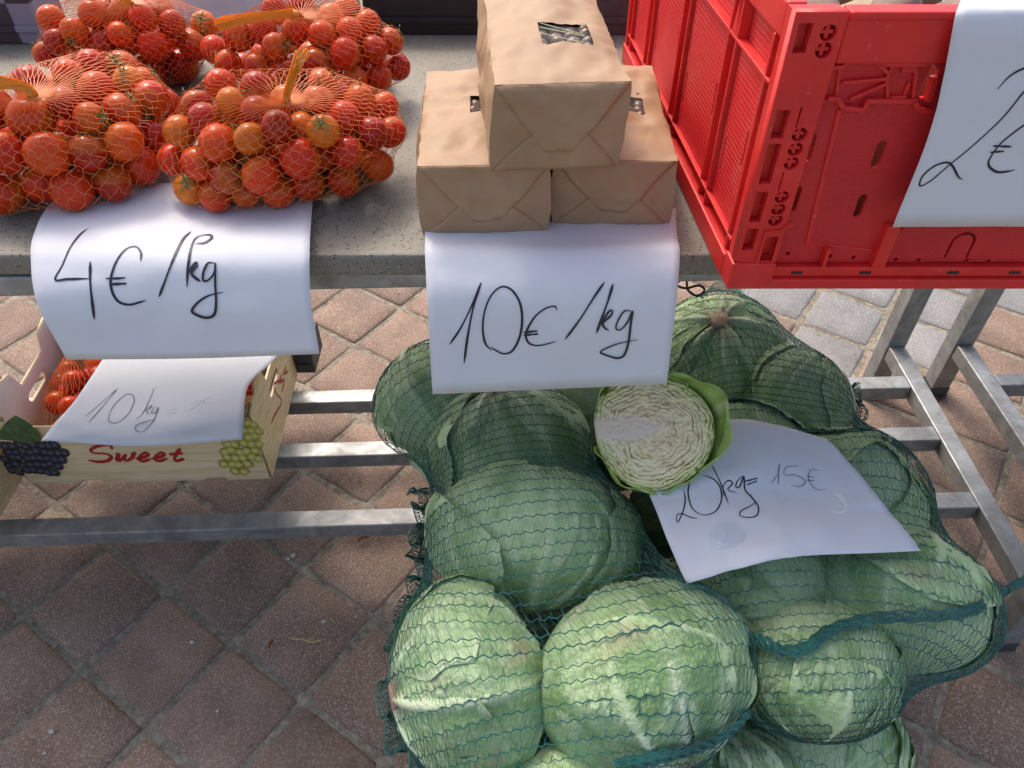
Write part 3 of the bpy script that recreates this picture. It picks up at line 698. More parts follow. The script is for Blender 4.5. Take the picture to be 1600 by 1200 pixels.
M['leaf_print'] = plain('leaf_print', (.06, .11, .035), .6, .4, 60)
def carton(loc, rz, label, detailed):
    root = empty('fruit_carton', loc, rz); tag(root, label, 'carton', 'fruit cartons')
    W, D, H, T = .49, .31, .20, .004
    fpn = poly_plate('front_panel', [(0, 0), (.10, 0), (.105, .008), (.145, .008), (.15, 0), (.355, 0), (.36, .008), (.40, .008), (.405, 0), (W, 0), (W, H*.93), (W-.06, H*.93), (W-.075, H*.86), (.075, H*.86), (.06, H*.93), (0, H*.93)], [], T-.001, M['wood'], root, .0005, Matrix(((1, 0, 0, -W/2), (0, 0, -1, -D/2), (0, 1, 0, 0), (0, 0, 0, 1))))
    poly_plate('back_panel', [(0, 0), (W, 0), (W, H), (W-.07, H), (W-.09, H*.8), (.09, H*.8), (.07, H), (0, H)], [], T-.001, M['wood'], root, .0005, Matrix(((1, 0, 0, -W/2), (0, 0, -1, D/2), (0, 1, 0, 0), (0, 0, 0, 1))))
    prof = [(0, 0), (D-.006, 0), (D-.006, H), (D-.03, H*1.04), (D-.075, H*1.0), (D-.09, H*.82), (.12, H*.82), (.105, H*1.04), (.06, H*1.09), (.045, H*1.0), (.034, H*1.02), (.02, H*.97), (0, H*.96)]
    for sx in (-1, 1):
        e = poly_plate('end_panel', prof, [slot(D/2, H*.62, .04, .011)], T-.001, M['wood'], root, .0005, Matrix(((0, 0, 1, sx*(W/2+.0025)), (1, 0, 0, -D/2+.003), (0, 1, 0, 0), (0, 0, 0, 1))))
        li = poly_plate('lining', [(x*.97+.004, y*.985+.001) for x, y in prof], [slot(D/2, H*.62, .04, .011)], .0006, M['white_board'], root, .0, Matrix(((0, 0, 1, sx*(W/2-.0006)), (1, 0, 0, -D/2+.003), (0, 1, 0, 0), (0, 0, 0, 1))))
        for sy in (-1, 1):
            p = MB(); a = (sx*(W/2-.002), sy*(D/2-.003)); q = 0.028
            V = [(a[0], a[1], .006), (a[0]-sx*q, a[1], .006), (a[0], a[1]-sy*q, .006)]; V += [(x, y, H*.99) for x, y, _ in V]
            p.add(V, [(0, 2, 1), (3, 4, 5), (0, 1, 4, 3), (1, 2, 5, 4), (2, 0, 3, 5)]); p.build('corner_post', M['board_edge'], root, bevel=.0008)
    MB().box((-W/2+.003, -D/2+.003, .001), (W/2-.003, D/2-.003, .005)).build('bottom', M['cardboard'], root)
    return root
CL = (-.752, 1.140, .182); CRZ = R(1.5)
car = carton(CL, CRZ, 'wooden fruit carton printed Sweet with grapes, holding netted tomatoes', True)
car2 = carton((-1.268, .935, .182), R(0), 'second fruit carton cut off by the left picture edge', False)
# print on the front and side
cm = Matrix.Translation(CL)@Matrix.Rotation(CRZ, 4, 'Z'); ci = cm.inverted()
def flatbvh(a, b, c_, d): return BVHTree.FromPolygons([cm@Vector(q) for q in (a, b, c_, d)], [(0, 1, 2, 3)])
fb = flatbvh((-.6, -.1571, -.1), (.6, -.1571, -.1), (.6, -.1571, .4), (-.6, -.1571, .4))
sb = flatbvh((.2496, -.4, -.1), (.2496, .4, -.1), (.2496, .4, .4), (.2496, -.4, .4))
def printed(name, strokes, org, sc, wd, bvh, mat):
    for k, st in enumerate(strokes):
        mb = MB(); ribbon([(org[0]+x/sc, org[1]+y/sc) for x, y in st], wd, bvh, mb, .0005+.0001*k, .6)
        if mb.v: mb.v = [tuple(ci@Vector(v)) for v in mb.v]; mb.build(name, M[mat], car)
Z4 = (60, 550)
printed('lettering', [[(486, 640), (470, 612), (420, 612), (365, 628), (345, 648), (370, 664), (440, 668), (478, 686), (462, 712), (400, 722), (330, 712)],
    [(508, 668), (528, 672), (516, 706), (535, 714), (562, 690), (574, 672), (566, 706), (585, 714), (618, 692), (628, 664), (645, 668)],
    [(640, 702), (690, 692), (722, 676), (706, 660), (676, 676), (662, 702), (688, 718), (740, 702)],
    [(745, 700), (795, 690), (827, 674), (811, 658), (781, 674), (767, 700), (793, 716), (848, 698)],
    [(932, 632), (910, 668), (896, 702), (912, 716), (958, 698)], [(860, 672), (910, 668), (950, 664)]], Z4, 4.21, .0088, fb, 'print_red')
printed('lettering', [[(445, 592), (428, 600), (432, 615), (440, 628), (428, 650), (424, 662)], [(440, 585), (436, 598), (444, 596), (440, 612)], [(447, 572), (443, 584), (450, 580)]], (0, 0), 1, .006, sb, 'print_red')
def ellipses(name, centers, ra, rb, mat, seed):
    rr = random.Random(seed)
    for k, (x, y) in enumerate(centers):
        h = hit(fb, x, y)
        if not h: continue
        a0 = rr.uniform(-.6, .6); V = [h[0]+np.array([0, -.0004-.00008*k, 0])]
        for a in np.linspace(0, 2*math.pi, 14, endpoint=False):
            u, v = ra*math.cos(a), rb*math.sin(a); V.append(V[0]+np.array([u*math.cos(a0)-v*math.sin(a0), 0, u*math.sin(a0)+v*math.cos(a0)]))
        V[0] = V[0]+np.array([0, -.0008, 0])
        V = [ci@Vector(v) for v in V]
        me = mesh(name, V, [(0, i+1, (i+1) % 14+1) for i in range(14)]); a_ = me.attributes.new('print', 'FLOAT', 'POINT'); a_.data.foreach_set('value', [1.]+[.12+.3*max(0, math.sin(2*math.pi*i/14+1)) for i in range(14)]); link(name, me, M[mat], car)
rr = random.Random(3)
dk = [(8+11*i+(5 if j % 2 else 0)+rr.uniform(-2, 2), 696+9.5*j+rr.uniform(-2, 2)) for j in range(5) for i in range(9) if (8+11*i) < 100-abs(j-1.5)*4]
ellipses('grape_print', dk, .0105, .0135, 'grape_dark', 1)
pk = [(338+12*i+(6 if j % 2 else 0)+rr.uniform(-2, 2), 662+10.5*j+rr.uniform(-2, 2)) for j in range(8) for i in range(6) if abs(338+12*i-(380-j*1.5)) < 34-max(0, j-4)*6]
ellipses('grape_print', pk, .0098, .0125, 'grape_pale', 2)
lf = MB(); pts = [(0, 672), (12, 655), (26, 645), (40, 652), (52, 660), (60, 672), (68, 684), (50, 690), (30, 686), (10, 684), (-6, 682)]
V = [hit(fb, *p)[0]+np.array([0, -.0062, 0]) for p in pts]; V = [ci@Vector(v) for v in V]; lf.add(V, [tuple(range(len(V)))]); lf.build('leaf_print', M['leaf_print'], car)
# dark crate behind the carton
back_box('shelf_crate', -.80, -.465, 1.305, 1.40, .182, .26, 'dark_grey', 'dark plastic crate on the shelf behind the fruit carton', 'crate')

for o in list(car.children):
    if o.name.split('.')[0] in ('lettering', 'grape_print', 'leaf_print'): o.parent = [q for q in car.children if q.name.split('.')[0] == 'front_panel'][0]

# ------------------------------------------------------------------ nets: a membrane pulled tight round its contents
def relax(X, C, Rad, floor=None, it=160, Minv=None, M_=None, wu=.5, wv=.5, pad=.0012, first=1, last=-1, solids=None):
    """X: (nv, nu, 3) closed in u, first and last row pinned. spheres (C, Rad) or ellipsoids (C, Minv, M_)"""
    for k in range(it):
        lap = np.zeros_like(X)
        lap[1:-1] = wv*.5*(X[2:]+X[:-2])[:]+wu*.5*(np.roll(X, 1, 1)+np.roll(X, -1, 1))[1:-1]
        Y = X.copy(); Y[1:-1] = X[1:-1]*.45+lap[1:-1]/(wu+wv)*.55
        P = Y.reshape(-1, 3)
        for rep in range(2):
            if Minv is None:
                d = P[:, None]-C[None]; L = np.linalg.norm(d, axis=2); pen = Rad[None]+pad-L
                j = pen.argmax(1); ar = np.arange(len(P)); pm = pen[ar, j]; m = pm > 0
                P[m] += d[ar[m], j[m]]/(L[ar[m], j[m]][:, None]+1e-9)*pm[m][:, None]
            else:
                q = np.einsum('nij,pnj->pni', Minv, P[:, None]-C[None]); L = np.linalg.norm(q, axis=2)
                j = L.argmin(1); ar = np.arange(len(P)); lm = L[ar, j]; m = lm < 1
                if m.any():
                    qq = q[ar[m], j[m]]/(lm[m][:, None]+1e-9); P[m] = C[j[m]]+np.einsum('pij,pj->pi', M_[j[m]], qq)
        if floor is not None: P[:, 2] = np.maximum(P[:, 2], floor+pad)
        Y = P.reshape(X.shape); Y[0] = X[0]; Y[-1] = X[-1]; X = Y
    return X
def upsample(X, nv, nu):
    v = np.linspace(0, 1, nv)[:, None]+np.zeros(nu)[None]; u = (np.arange(nu)/nu)[None]+np.zeros(nv)[:, None]
    return sample(X, u, v)
def relax_multi(X, C, Rad, floor, its, Minv=None, M_=None, wu=.5, wv=.5, pad=.0012):
    nv, nu = X.shape[:2]; n = len(its)
    for k, it in enumerate(its):
        f = 2**(n-1-k); X = upsample(X, max(8, nv//f), max(10, nu//f)); X = relax(X, C, Rad, floor, it, Minv, M_, wu, wv, pad)
    return X
def sample(X, u, v):
    """bilinear, u periodic in 0..1, v in 0..1"""
    nv, nu = X.shape[:2]; u = (np.asarray(u, float) % 1)*nu; v = np.clip(np.asarray(v, float), 0, 1)*(nv-1)
    i = np.minimum(v.astype(int), nv-2); fv = (v-i)[..., None]; j = u.astype(int) % nu; fu = (u-u.astype(int))[..., None]; k = (j+1) % nu
    return (X[i, j]*(1-fu)+X[i, k]*fu)*(1-fv)+(X[i+1, j]*(1-fu)+X[i+1, k]*fu)*fv

# ------------------------------------------------------------------ tomatoes
t = NT('tomato_skin'); oi = t.n('ObjectInfo'); tc = t.n('TexCoord'); sx = t.n('SeparateXYZ'); t.l(tc.outputs['Object'], sx.inputs[0])
top = t.ramp(t.math('ADD', t.math('MULTIPLY', sx.outputs['Z'], 16.0), .25), [(.40, 0.), (.72, .75)])
nz = t.noise(tc.outputs['Object'], 45, 4, .6)
base = t.mix(t.math('MULTIPLY', top, t.ramp(nz, [(.3, .1), (.7, .85)])), oi.outputs['Color'], (.50, .16, .012))
base = t.mix(t.ramp(t.noise(tc.outputs['Object'], 240, 2), [(.66, 0.), (.74, .35)]), base, (.75, .30, .10))
t.col(base); t.rough(.17); t.set(Subsurface_Weight=.15, Subsurface_Radius=(.012, .003, .001), Subsurface_Scale=.4, Specular_IOR_Level=.26); t.bump(nz, .05, .001); M['tomato'] = t.m
M['calyx'] = plain('tomato_calyx', (.13, .19, .045), .7, .4, 150)
def fruit_mesh(seed):
    bm = bmesh.new(); bmesh.ops.create_uvsphere(bm, u_segments=20, v_segments=14, radius=1); rr = random.Random(seed); sq = rr.uniform(.90, 1.04)
    for q in bm.verts:
        r = math.hypot(q.co.x, q.co.y); a = math.atan2(q.co.y, q.co.x)
        k = 1+.018*math.sin(5*a+seed)*(q.co.z > .3)*q.co.z+.03*noise.noise(q.co*1.2+Vector((seed, 0, 0)))
        z = q.co.z*sq-.16*math.exp(-(r/.22)**2)*(q.co.z > 0)
        q.co = Vector((q.co.x*k, q.co.y*k, z))
    me = bpy.data.meshes.new('fruit'); bm.to_mesh(me); bm.free(); me.polygons.foreach_set('use_smooth', [True]*len(me.polygons)); me.materials.append(M['tomato']); return me
def calyx_mesh(seed):
    mb = MB(); rr = random.Random(seed); n = 6
    for k in range(n):
        a = 2*math.pi*k/n+rr.uniform(-.3, .3); L = rr.uniform(.55, .95); c, s = math.cos(a), math.sin(a); lift = rr.uniform(-.05, .28)
        G = []
        for i, f in enumerate(np.linspace(0, 1, 6)):
            r = f*L; wv = .10*math.sin(math.pi*min(1, f*.8+.18))*(1-f*.75); z = .83+.17*f-.35*f*f*(1-lift)+.10+lift*f*f*1.2
            G.append([(c*r-s*wv, s*r+c*wv, z), (c*r, s*r, z-.03), (c*r+s*wv, s*r-c*wv, z)])
        mb.grid(np.array(G))
    P = [(0, 0, .82), (.02, 0, 1.0), (.10, .03, 1.22), (.22, .02, 1.36)]; mb.tube(catmull(P, 7), np.linspace(.06, .035, 7), 5)
    me = mesh('calyx', mb.v, mb.f, True); me.materials.append(M['calyx']); return me
FRU = [fruit_mesh(i) for i in range(5)]; CAL = [calyx_mesh(i) for i in range(4)]
def pack(seeds, cen, ax, n, rmin, rmax, floor, seed, it=220, gap=.985):
    """spheres in a slumped dome: seeds keep (almost) their place"""
    r_ = np.random.default_rng(seed); ns = len(seeds)
    P = [s[:3] for s in seeds]; Rr = [s[3] for s in seeds]
    while len(P) < ns+n:
        q = r_.uniform(-1, 1, 3)
        if np.dot(q, q) < .9: P.append(np.array(cen)+(q*.75+np.array([0, .15, -.1]))*np.array(ax)*.8); Rr.append(r_.uniform(rmin, rmax))
    P = np.array(P, float); Rr = np.array(Rr); P0 = P.copy(); w = np.r_[np.full(ns, .22), np.ones(n)]
    cen = np.array(cen); ax = np.array(ax)
    for k in range(it):
        d = P[:, None]-P[None]; L = np.linalg.norm(d, axis=2)+np.eye(len(P)); pen = (Rr[:, None]+Rr[None])*gap-L; np.fill_diagonal(pen, 0); pen = np.maximum(pen, 0)
        ww = w[:, None]/(w[:, None]+w[None]); P += (d/L[..., None]*(pen*ww)[..., None]).sum(1)*.45
        q = (P-cen)/(ax*.97-Rr[:, None]*.98); l = np.linalg.norm(q, axis=1); m = l > 1
        m[:ns] = False
        P[m] = (cen+q/l[:, None]*(ax*.97-Rr[:, None]*.98))[m]
        P[:ns] += (P0[:ns]-P[:ns])*.08
        P[ns:, 2] -= .0006
        P[:, 2] = np.maximum(P[:, 2], floor+Rr+.0015)
    return P, Rr
HUES = {'r': (.54, .026, .006), 'd': (.38, .015, .006), 'o': (.60, .064, .006), 'y': (.62, .125, .008), 'm': (.56, .042, .006)}
def place_tomato(p, r, hue, cal, label, group, k, face=None):
    rr = random.Random(k*31+5)
    o = link('tomato', FRU[k % 5]); o.location = p; o.scale = (r, r, r)
    if face is not None: d = Vector(face)
    else: d = Vector((rr.gauss(0, 1), rr.gauss(0, 1)+.5, rr.gauss(0, .8)))
    o.rotation_euler = d.normalized().to_track_quat('Z', 'Y').to_euler()
    h = HUES[hue]; j = rr.uniform(.85, 1.12); o.color = (h[0]*j, h[1]*j*rr.uniform(.8, 1.3), h[2], 1)
    tag(o, label, 'tomato', group)
    if cal:
        c = link('calyx', CAL[k % 4], None, o); c.rotation_euler = (0, 0, rr.random()*6)
    return o
t = NT('orange_net'); t.col((.95, .44, .06)); t.rough(.35); t.set(Transmission_Weight=.0, Specular_IOR_Level=.6)
tr = t.n('BsdfTranslucent'); tr.inputs[0].default_value = (1., .50, .08, 1); mx = t.n('MixShader'); mx.inputs[0].default_value = .45
t.l(t.b.outputs[0], mx.inputs[1]); t.l(tr.outputs[0], mx.inputs[2]); t.l(mx.outputs[0], t.out.inputs[0]); M['onet'] = t.m
t = NT('pale_orange_net'); t.col((.72, .22, .06)); t.rough(.3); M['onet2'] = t.m
def net_bag(P, Rr, knot, tail, label, group, floor, ns=50, tw=.50, rad=.00029, tailn=46, tr_=.0030):
    cen = P.mean(0); cen[2] = max(cen[2], floor+.03)
    nv, nu = 48, 88
    lo, hi = (P-Rr[:, None]).min(0), (P+Rr[:, None]).max(0); mid = (lo+hi)/2; half = (hi-lo)/2*1.22
    bot = np.array([mid[0], mid[1], floor+.0012])
    X = np.zeros((nv, nu, 3)); a = np.arange(nu)*2*math.pi/nu
    for i, f in enumerate(np.linspace(0, 1, nv)):
        th = math.pi*(.02+.96*f); s, c = math.sin(th)**.75, math.cos(th)
        ctr = mid*(1-(1-f)**3)+np.array([knot[0], knot[1], mid[2]])*(1-f)**3
        X[i, :, 0] = ctr[0]+half[0]*s*np.cos(a); X[i, :, 1] = ctr[1]+half[1]*s*np.sin(a); X[i, :, 2] = mid[2]+half[2]*c
    X[0, :, 0] = knot[0]+.0045*np.cos(a); X[0, :, 1] = knot[1]+.0045*np.sin(a); X[0, :, 2] = knot[2]
    X[-1, :, 0] = bot[0]+.012*np.cos(a); X[-1, :, 1] = bot[1]+.012*np.sin(a); X[-1, :, 2] = bot[2]
    # start from the convex hull of the fruit and the knot, then let the net sag in between
    NN = rng.normal(0, 1, (1500, 3)); NN /= np.linalg.norm(NN, axis=1)[:, None]
    PP = np.vstack([P, np.array(knot)[None]]); RR = np.r_[Rr, .005]; PP = PP-mid
    hN = (NN@PP.T+RR[None]+.0015).max(1)
    X0, X1 = X[0].copy(), X[-1].copy(); Dd = X.reshape(-1, 3)-mid; Dd /= np.linalg.norm(Dd, axis=1)[:, None]
    dot = Dd@NN.T; rad_ = np.where(dot > .05, hN[None]/np.maximum(dot, .05), 9.).min(1)
    X = (mid+Dd*rad_[:, None]).reshape(X.shape); X[:, :, 2] = np.maximum(X[:, :, 2], floor+.0012); X[0] = X0; X[-1] = X1
    X = relax(X, P, Rr, floor, 45, wu=.6, wv=.4)
    root = empty('net_bag', (mid[0], mid[1], floor)); tag(root, label, 'net bag', group); off = np.array(root.location)
    m = 64
    v = np.linspace(.0, .985, m)
    mb = MB()
    for sgn in (1, -1):
        for k in range(ns):
            ph = k/ns; u = ph+sgn*tw*v*.5+.0035*np.sin(v*90+k); mb.tube(sample(X, u, v)-off, rad*(1+.0*v), 3, cap=False)
    o = mb.build('net_mesh', M['onet2'], root); o['kind'] = 'stuff'
    # gathered tail
    T = catmull([np.array(q) for q in tail], 14); mb = MB()
    rr = random.Random(len(P))
    for k in range(tailn):
        a0 = rr.random()*6.28; q = rr.random()**.5*tr_; spread = rr.uniform(.8, 2.0); s = np.linspace(0, 1, 14)
        e1 = np.array([math.cos(a0), math.sin(a0)*.6, math.sin(a0)*.8])
        W = T+e1[None]*(q*(1+spread*(s**2)+.9*(1-s)**4))[:, None]+rng.normal(0, .0004, (14, 3)); mb.tube(W-off, .00075, 3, cap=False)
    o = mb.build('gathered_tail', M['onet'], root); o['kind'] = 'stuff'
    g = MB(); kk = T[1]-off
    g.tube(np.array([T[1], T[2], T[3]])-off, [tr_*1.25, tr_*1.35, tr_*1.2], 8); g.build('clip', M['onet'], root, smooth=True)
    return root, X
def on_dome(px, py, r, cen, ax):
    """tomato centre: where the sight line meets the bag's domed surface, one radius in"""
    d = ray(px, py); o = (O-np.array(cen)); A = np.array(ax)-r; q = o/A; e = d/A
    a, b, c = e@e, 2*q@e, q@q-1; D = b*b-4*a*c
    tt = (-b-math.sqrt(D))/(2*a) if D > 0 else -b/(2*a)
    return O+d*tt
def dome_bag(cen, ax, org, sc, items, nfill, label, tomlabel, knot, tail, seed, rf=(.020, .024), floor=TZ, rsc=.93, **kw):
    seeds = []; meta = []
    for it in items:
        px, py = org[0]+it[0]/sc, org[1]+it[1]/sc; dep = np.linalg.norm(np.array(cen)-O)*.97
        r = it[2]/sc*dep/FPX*rsc; r = min(max(r, .0195), .0255)
        p = on_dome(px, py, r, cen, ax); seeds.append((p[0], p[1], p[2], r)); meta.append((it[3], it[4] if len(it) > 4 else None))
    P, Rr = pack([np.array(s) for s in seeds], cen, ax, nfill, rf[0], rf[1], floor, seed)
    grp = tomlabel[1]
    def describe(p, hue, cal, face):
        wd = {'r': 'red', 'd': 'dark red', 'o': 'orange red', 'y': 'yellowish orange', 'm': 'bright red'}[hue]
        fx_ = (p[0]-cen[0])/ax[0]; fz_ = (np.array(p)-np.array(cen))@UP_I/(ax[1]*.9)
        col = 'left end' if fx_ < -.5 else 'left middle' if fx_ < -.12 else 'centre' if fx_ < .2 else 'right middle' if fx_ < .55 else 'right end'
        row = 'top' if fz_ > .45 else 'upper' if fz_ > .05 else 'lower' if fz_ > -.4 else 'bottom'
        if face is None: return 'tomato packed in the far side of the '+tomlabel[0]
        return wd+' tomato'+(' with calyx' if cal else '')+', '+row+' '+col+' of '+tomlabel[0]
    made = []
    for k, (p, r) in enumerate(zip(P, Rr)):
        if k < len(meta):
            hue, cal = meta[k]; face = None
            if cal == 'f': face = TO_C+np.array([.1, 0, .2])
            elif cal == 'u': face = UP_I*.9+TO_C*.35
            elif cal == 'r': face = np.array([.9, 0, 0])+TO_C*.3
            elif cal == 'd': face = -UP_I*.8+TO_C*.3
            elif cal is None and k % 5 in (1, 3): cal = 's'; face = UP_I*.75+X_*math.sin(k*5.)*.8+TO_C*.12
            elif cal is None: face = -TO_C*.8+np.array([math.sin(k*3.), .2, .3*math.cos(k)])
            made.append(place_tomato(p, r, hue, cal is not None, describe(p, hue, cal, 1), grp, k+seed*100, face))
        else:
            rr = random.Random(k*7+seed); place_tomato(p, r, rr.choice('rrrdmmoy'), k % 3 == 0, describe(p, 'r', None, None), grp, k+seed*100)
    by = {}
    for o in made: by.setdefault(o['label'], []).append(o)
    for lab, os_ in by.items():
        if len(os_) > 1:
            os_.sort(key=lambda o: o.location.x); wds = ['left one', 'right one'] if len(os_) == 2 else ['left one']+['middle one']*(len(os_)-2)+['right one']
            for o, w_ in zip(os_, wds): o['label'] = lab+', '+w_
    return net_bag(P, Rr, knot, tail, label, 'orange net bags of tomatoes', floor, **kw)
X_ = np.array([1., 0, 0])
FLO = TZ+.0045
it_FR = [(425, 660, 115, 'o'), (625, 615, 95, 'y'), (785, 580, 85, 'd'), (930, 565, 70, 'y'), (1040, 590, 88, 'y', 'f'), (920, 720, 120, 'r'), (660, 855, 118, 'm'), (950, 940, 106, 'r'), (1185, 900, 104, 'r'),
    (1200, 700, 102, 'r'), (1190, 500, 102, 'r'), (1460, 590, 86, 'r'), (1400, 790, 95, 'o'), (290, 790, 108, 'r'), (130, 760, 86, 'r'), (490, 840, 66, 'd', 'r'), (560, 1000, 96, 'o'), (390, 990, 82, 'm', 'u'),
    (260, 940, 66, 'y', 'f'), (790, 1020, 88, 'o', 'u'), (1340, 570, 78, 'd'), (1440, 430, 72, 'r'), (1290, 390, 90, 'm', 'u'), (490, 410, 82, 'y'), (640, 310, 82, 'd'), (180, 570, 86, 'y'), (265, 440, 86, 'd'),
    (420, 290, 92, 'r'), (1060, 290, 86, 'm'), (1045, 430, 66, 'r', 'u'), (350, 540, 62, 'd'), (820, 400, 90, 'm'), (660, 480, 70, 'd')]
dome_bag((-.288, .905, TZ+.062), (.158, .118, .078), (240, 60), 4.0, it_FR, 34, 'orange net bag of tomatoes in front, its tail sticking up',
    ('front right net bag', 'tomatoes in the front right net bag'), atz(447, 158, TZ+.142), [atz(447, 160, TZ+.138), atz(448, 148, TZ+.152), atz(455, 125, TZ+.170), atz(463, 103, TZ+.187), atz(472, 84, TZ+.198)], 1, floor=FLO)
it_FL = [(370, 815, 140, 'o'), (270, 1010, 125, 'r'), (490, 1060, 122, 'm'), (620, 925, 105, 'y', 'r'), (935, 875, 120, 'r'), (790, 1010, 108, 'd', 'u'), (770, 685, 115, 'o'), (1010, 660, 120, 'd'), (780, 515, 112, 'r'), (600, 545, 90, 'm', 'r'),
    (590, 730, 105, 'd', 'u'), (660, 360, 110, 'r'), (990, 430, 112, 'r', 'd'), (890, 310, 88, 'y', 'f'), (1100, 440, 100, 'r'), (240, 530, 140, 'm'), (30, 750, 150, 'r'), (30, 1010, 140, 'r'), (-150, 700, 140, 'o'), (-130, 940, 140, 'r'),
    (640, 180, 90, 'd'), (800, 200, 105, 'r', 'f'), (470, 250, 85, 'm'), (960, 290, 90, 'm'), (200, 300, 100, 'd'), (430, 470, 80, 'd'), (-60, 480, 120, 'd')]
dome_bag((-.585, .930, TZ+.064), (.155, .138, .078), (0, 60), 4.286, it_FL, 34, 'orange net bag of tomatoes cut by the left edge, in front',
    ('front left net bag', 'tomatoes in the front left net bag'), atz(52, 150, TZ+.140), [atz(52, 152, TZ+.136), atz(45, 140, TZ+.148), atz(30, 132, TZ+.155), atz(8, 130, TZ+.158), atz(-20, 128, TZ+.158)], 2, floor=FLO, tr_=.0042, tailn=80)
it_BL = [(380, 150, 82, 'o'), (590, 245, 85, 'm', 'd'), (740, 310, 110, 'd'), (870, 285, 75, 'r'), (1090, 285, 102, 'r'), (1050, 205, 78, 'r'), (1060, 470, 108, 'd'), (1330, 470, 108, 'd'), (1400, 310, 104, 'r'), (1260, 180, 90, 'r'),
    (1500, 190, 92, 'y', 'f'), (345, 400, 85, 'd'), (700, 140, 72, 'm'), (590, 425, 72, 'd'), (890, 420, 72, 'd', 'u'), (450, 300, 70, 'd'), (900, 120, 80, 'm'), (1180, 70, 80, 'm')]
dome_bag((-.600, 1.215, TZ+.068), (.150, .115, .080), (0, 0), 4.706, it_BL, 30, 'orange net bag of tomatoes behind, nearest the checked box',
    ('rear left net bag', 'tomatoes in the rear left net bag'), atz(205, 6, TZ+.150), [atz(205, 8, TZ+.146), atz(195, 0, TZ+.155), atz(170, -8, TZ+.158), atz(140, -8, TZ+.156)], 3, floor=TZ)
it_BR = [(140, 310, 75, 'r'), (225, 395, 66, 'm'), (300, 225, 90, 'r', 'r'), (540, 310, 62, 'm', 'r'), (530, 65, 60, 'd'), (680, 45, 72, 'd'), (640, 205, 80, 'r'), (810, 225, 75, 'o'), (790, 385, 88, 'd'), (960, 335, 92, 'r'), (980, 225, 75, 'm'),
    (1080, 155, 72, 'm'), (1140, 320, 82, 'r'), (1235, 260, 74, 'r'), (1285, 420, 66, 'd'), (1160, 470, 78, 'r'), (960, 65, 66, 'm', 'u'), (1000, 470, 78, 'm', 'u'), (410, 415, 80, 'd'), (590, 430, 60, 'd'), (440, 200, 70, 'd'), (880, 110, 70, 'y')]
dome_bag((-.300, 1.150, TZ+.068), (.156, .120, .080), (300, 0), 4.0, it_BR, 30, 'orange net bag of tomatoes behind, nearest the paper bags',
    ('rear right net bag', 'tomatoes in the rear right net bag'), atz(470, 26, TZ+.150), [atz(470, 28, TZ+.146), atz(455, 20, TZ+.154), atz(420, 24, TZ+.156), atz(375, 30, TZ+.150), atz(345, 36, TZ+.142)], 4, floor=TZ, tr_=.0036, tailn=70)
for k, (cx, tl, lab, tlab) in enumerate(((-.893, 'left', 'orange net bag of tomatoes at left inside the carton', 'red tomato in the left net bag inside the carton'), (-.640, 'right', 'orange net bag of tomatoes at right inside the carton', 'red tomato in the right net bag inside the carton'))):
    fl = CL[2]+.006; P, Rr = pack([], (cx, 1.14, fl+.090), (.112, .14, .105), 58, .021, .026, fl, 30+k)
    for i, (p, r) in enumerate(zip(P, Rr)):
        if p[2] > fl+.09: place_tomato(p, r, random.Random(i+k*50).choice('rrddmr'), i % 4 == 0, tlab, 'tomatoes in the '+tl+' carton bag', 700+k*60+i)
    kn = np.array([cx+(-.04 if k == 0 else .03), 1.20, fl+.165])
    net_bag(P, Rr, kn, [kn, kn+(-.004, .004, .01), kn+(-.018, .02, .016), kn+(-.035, .045, .018)], lab, 'orange net bags of tomatoes', fl, ns=38, tr_=.006, tailn=90)

# ------------------------------------------------------------------ cabbages
t = NT('cabbage_leaf'); at = t.n('Attribute', attribute_name='vein'); ab = t.n('Attribute', attribute_name='blot'); ae = t.n('Attribute', attribute_name='patch'); oi = t.n('ObjectInfo'); c = t.coord()
n1 = t.noise(c, 9, 5, .6); n2 = t.noise(c, 60, 4, .65)
base = t.ramp(n1, [(.28, (.28, .43, .16)), (.5, (.43, .58, .28)), (.74, (.58, .69, .41))])
base = t.mix(t.ramp(oi.outputs['Random'], [(0, 0.), (1, .35)]), base, (.33, .50, .31))
base = t.mix(t.ramp(n2, [(.45, 0.), (.75, .35)]), base, (.52, .62, .33))
base = t.mix(ae.outputs['Fac'], base, (.20, .35, .12))
base = t.mix(t.ramp(at.outputs['Fac'], [(.1, 0.), (.9, .85)]), base, (.66, .73, .49))
base = t.mix(t.math('MULTIPLY', ab.outputs['Fac'], t.ramp(n2, [(.25, .5), (.6, 1.)])), base, (.42, .30, .19))
t.col(base); t.rough(t.ramp(n1, [(.3, .5), (.7, .68)])); t.set(Subsurface_Weight=.08, Subsurface_Radius=(.004, .008, .002), Subsurface_Scale=.5)
cb = t.bump(t.noise(c, 14, 4, .6), .32, .05); t.bump(t.noise(c, 2.2*60, 4, .6), .25, .006, cb); M['cabbage'] = t.m
M['stem'] = plain('cabbage_stem', (.36, .24, .15), .8, .35, 60, bump=.4)
def fattr(me, name, vals):
    a = me.attributes.new(name, 'FLOAT', 'POINT'); a.data.foreach_set('value', np.asarray(vals, np.float32))
def lump(x, y, z, seed):
    q = Vector((x, y, z)); return .055*noise.noise(q*1.25+Vector((seed*7., 1, 2)))+.030*noise.noise(q*2.7+Vector((3, seed*5., 1)))
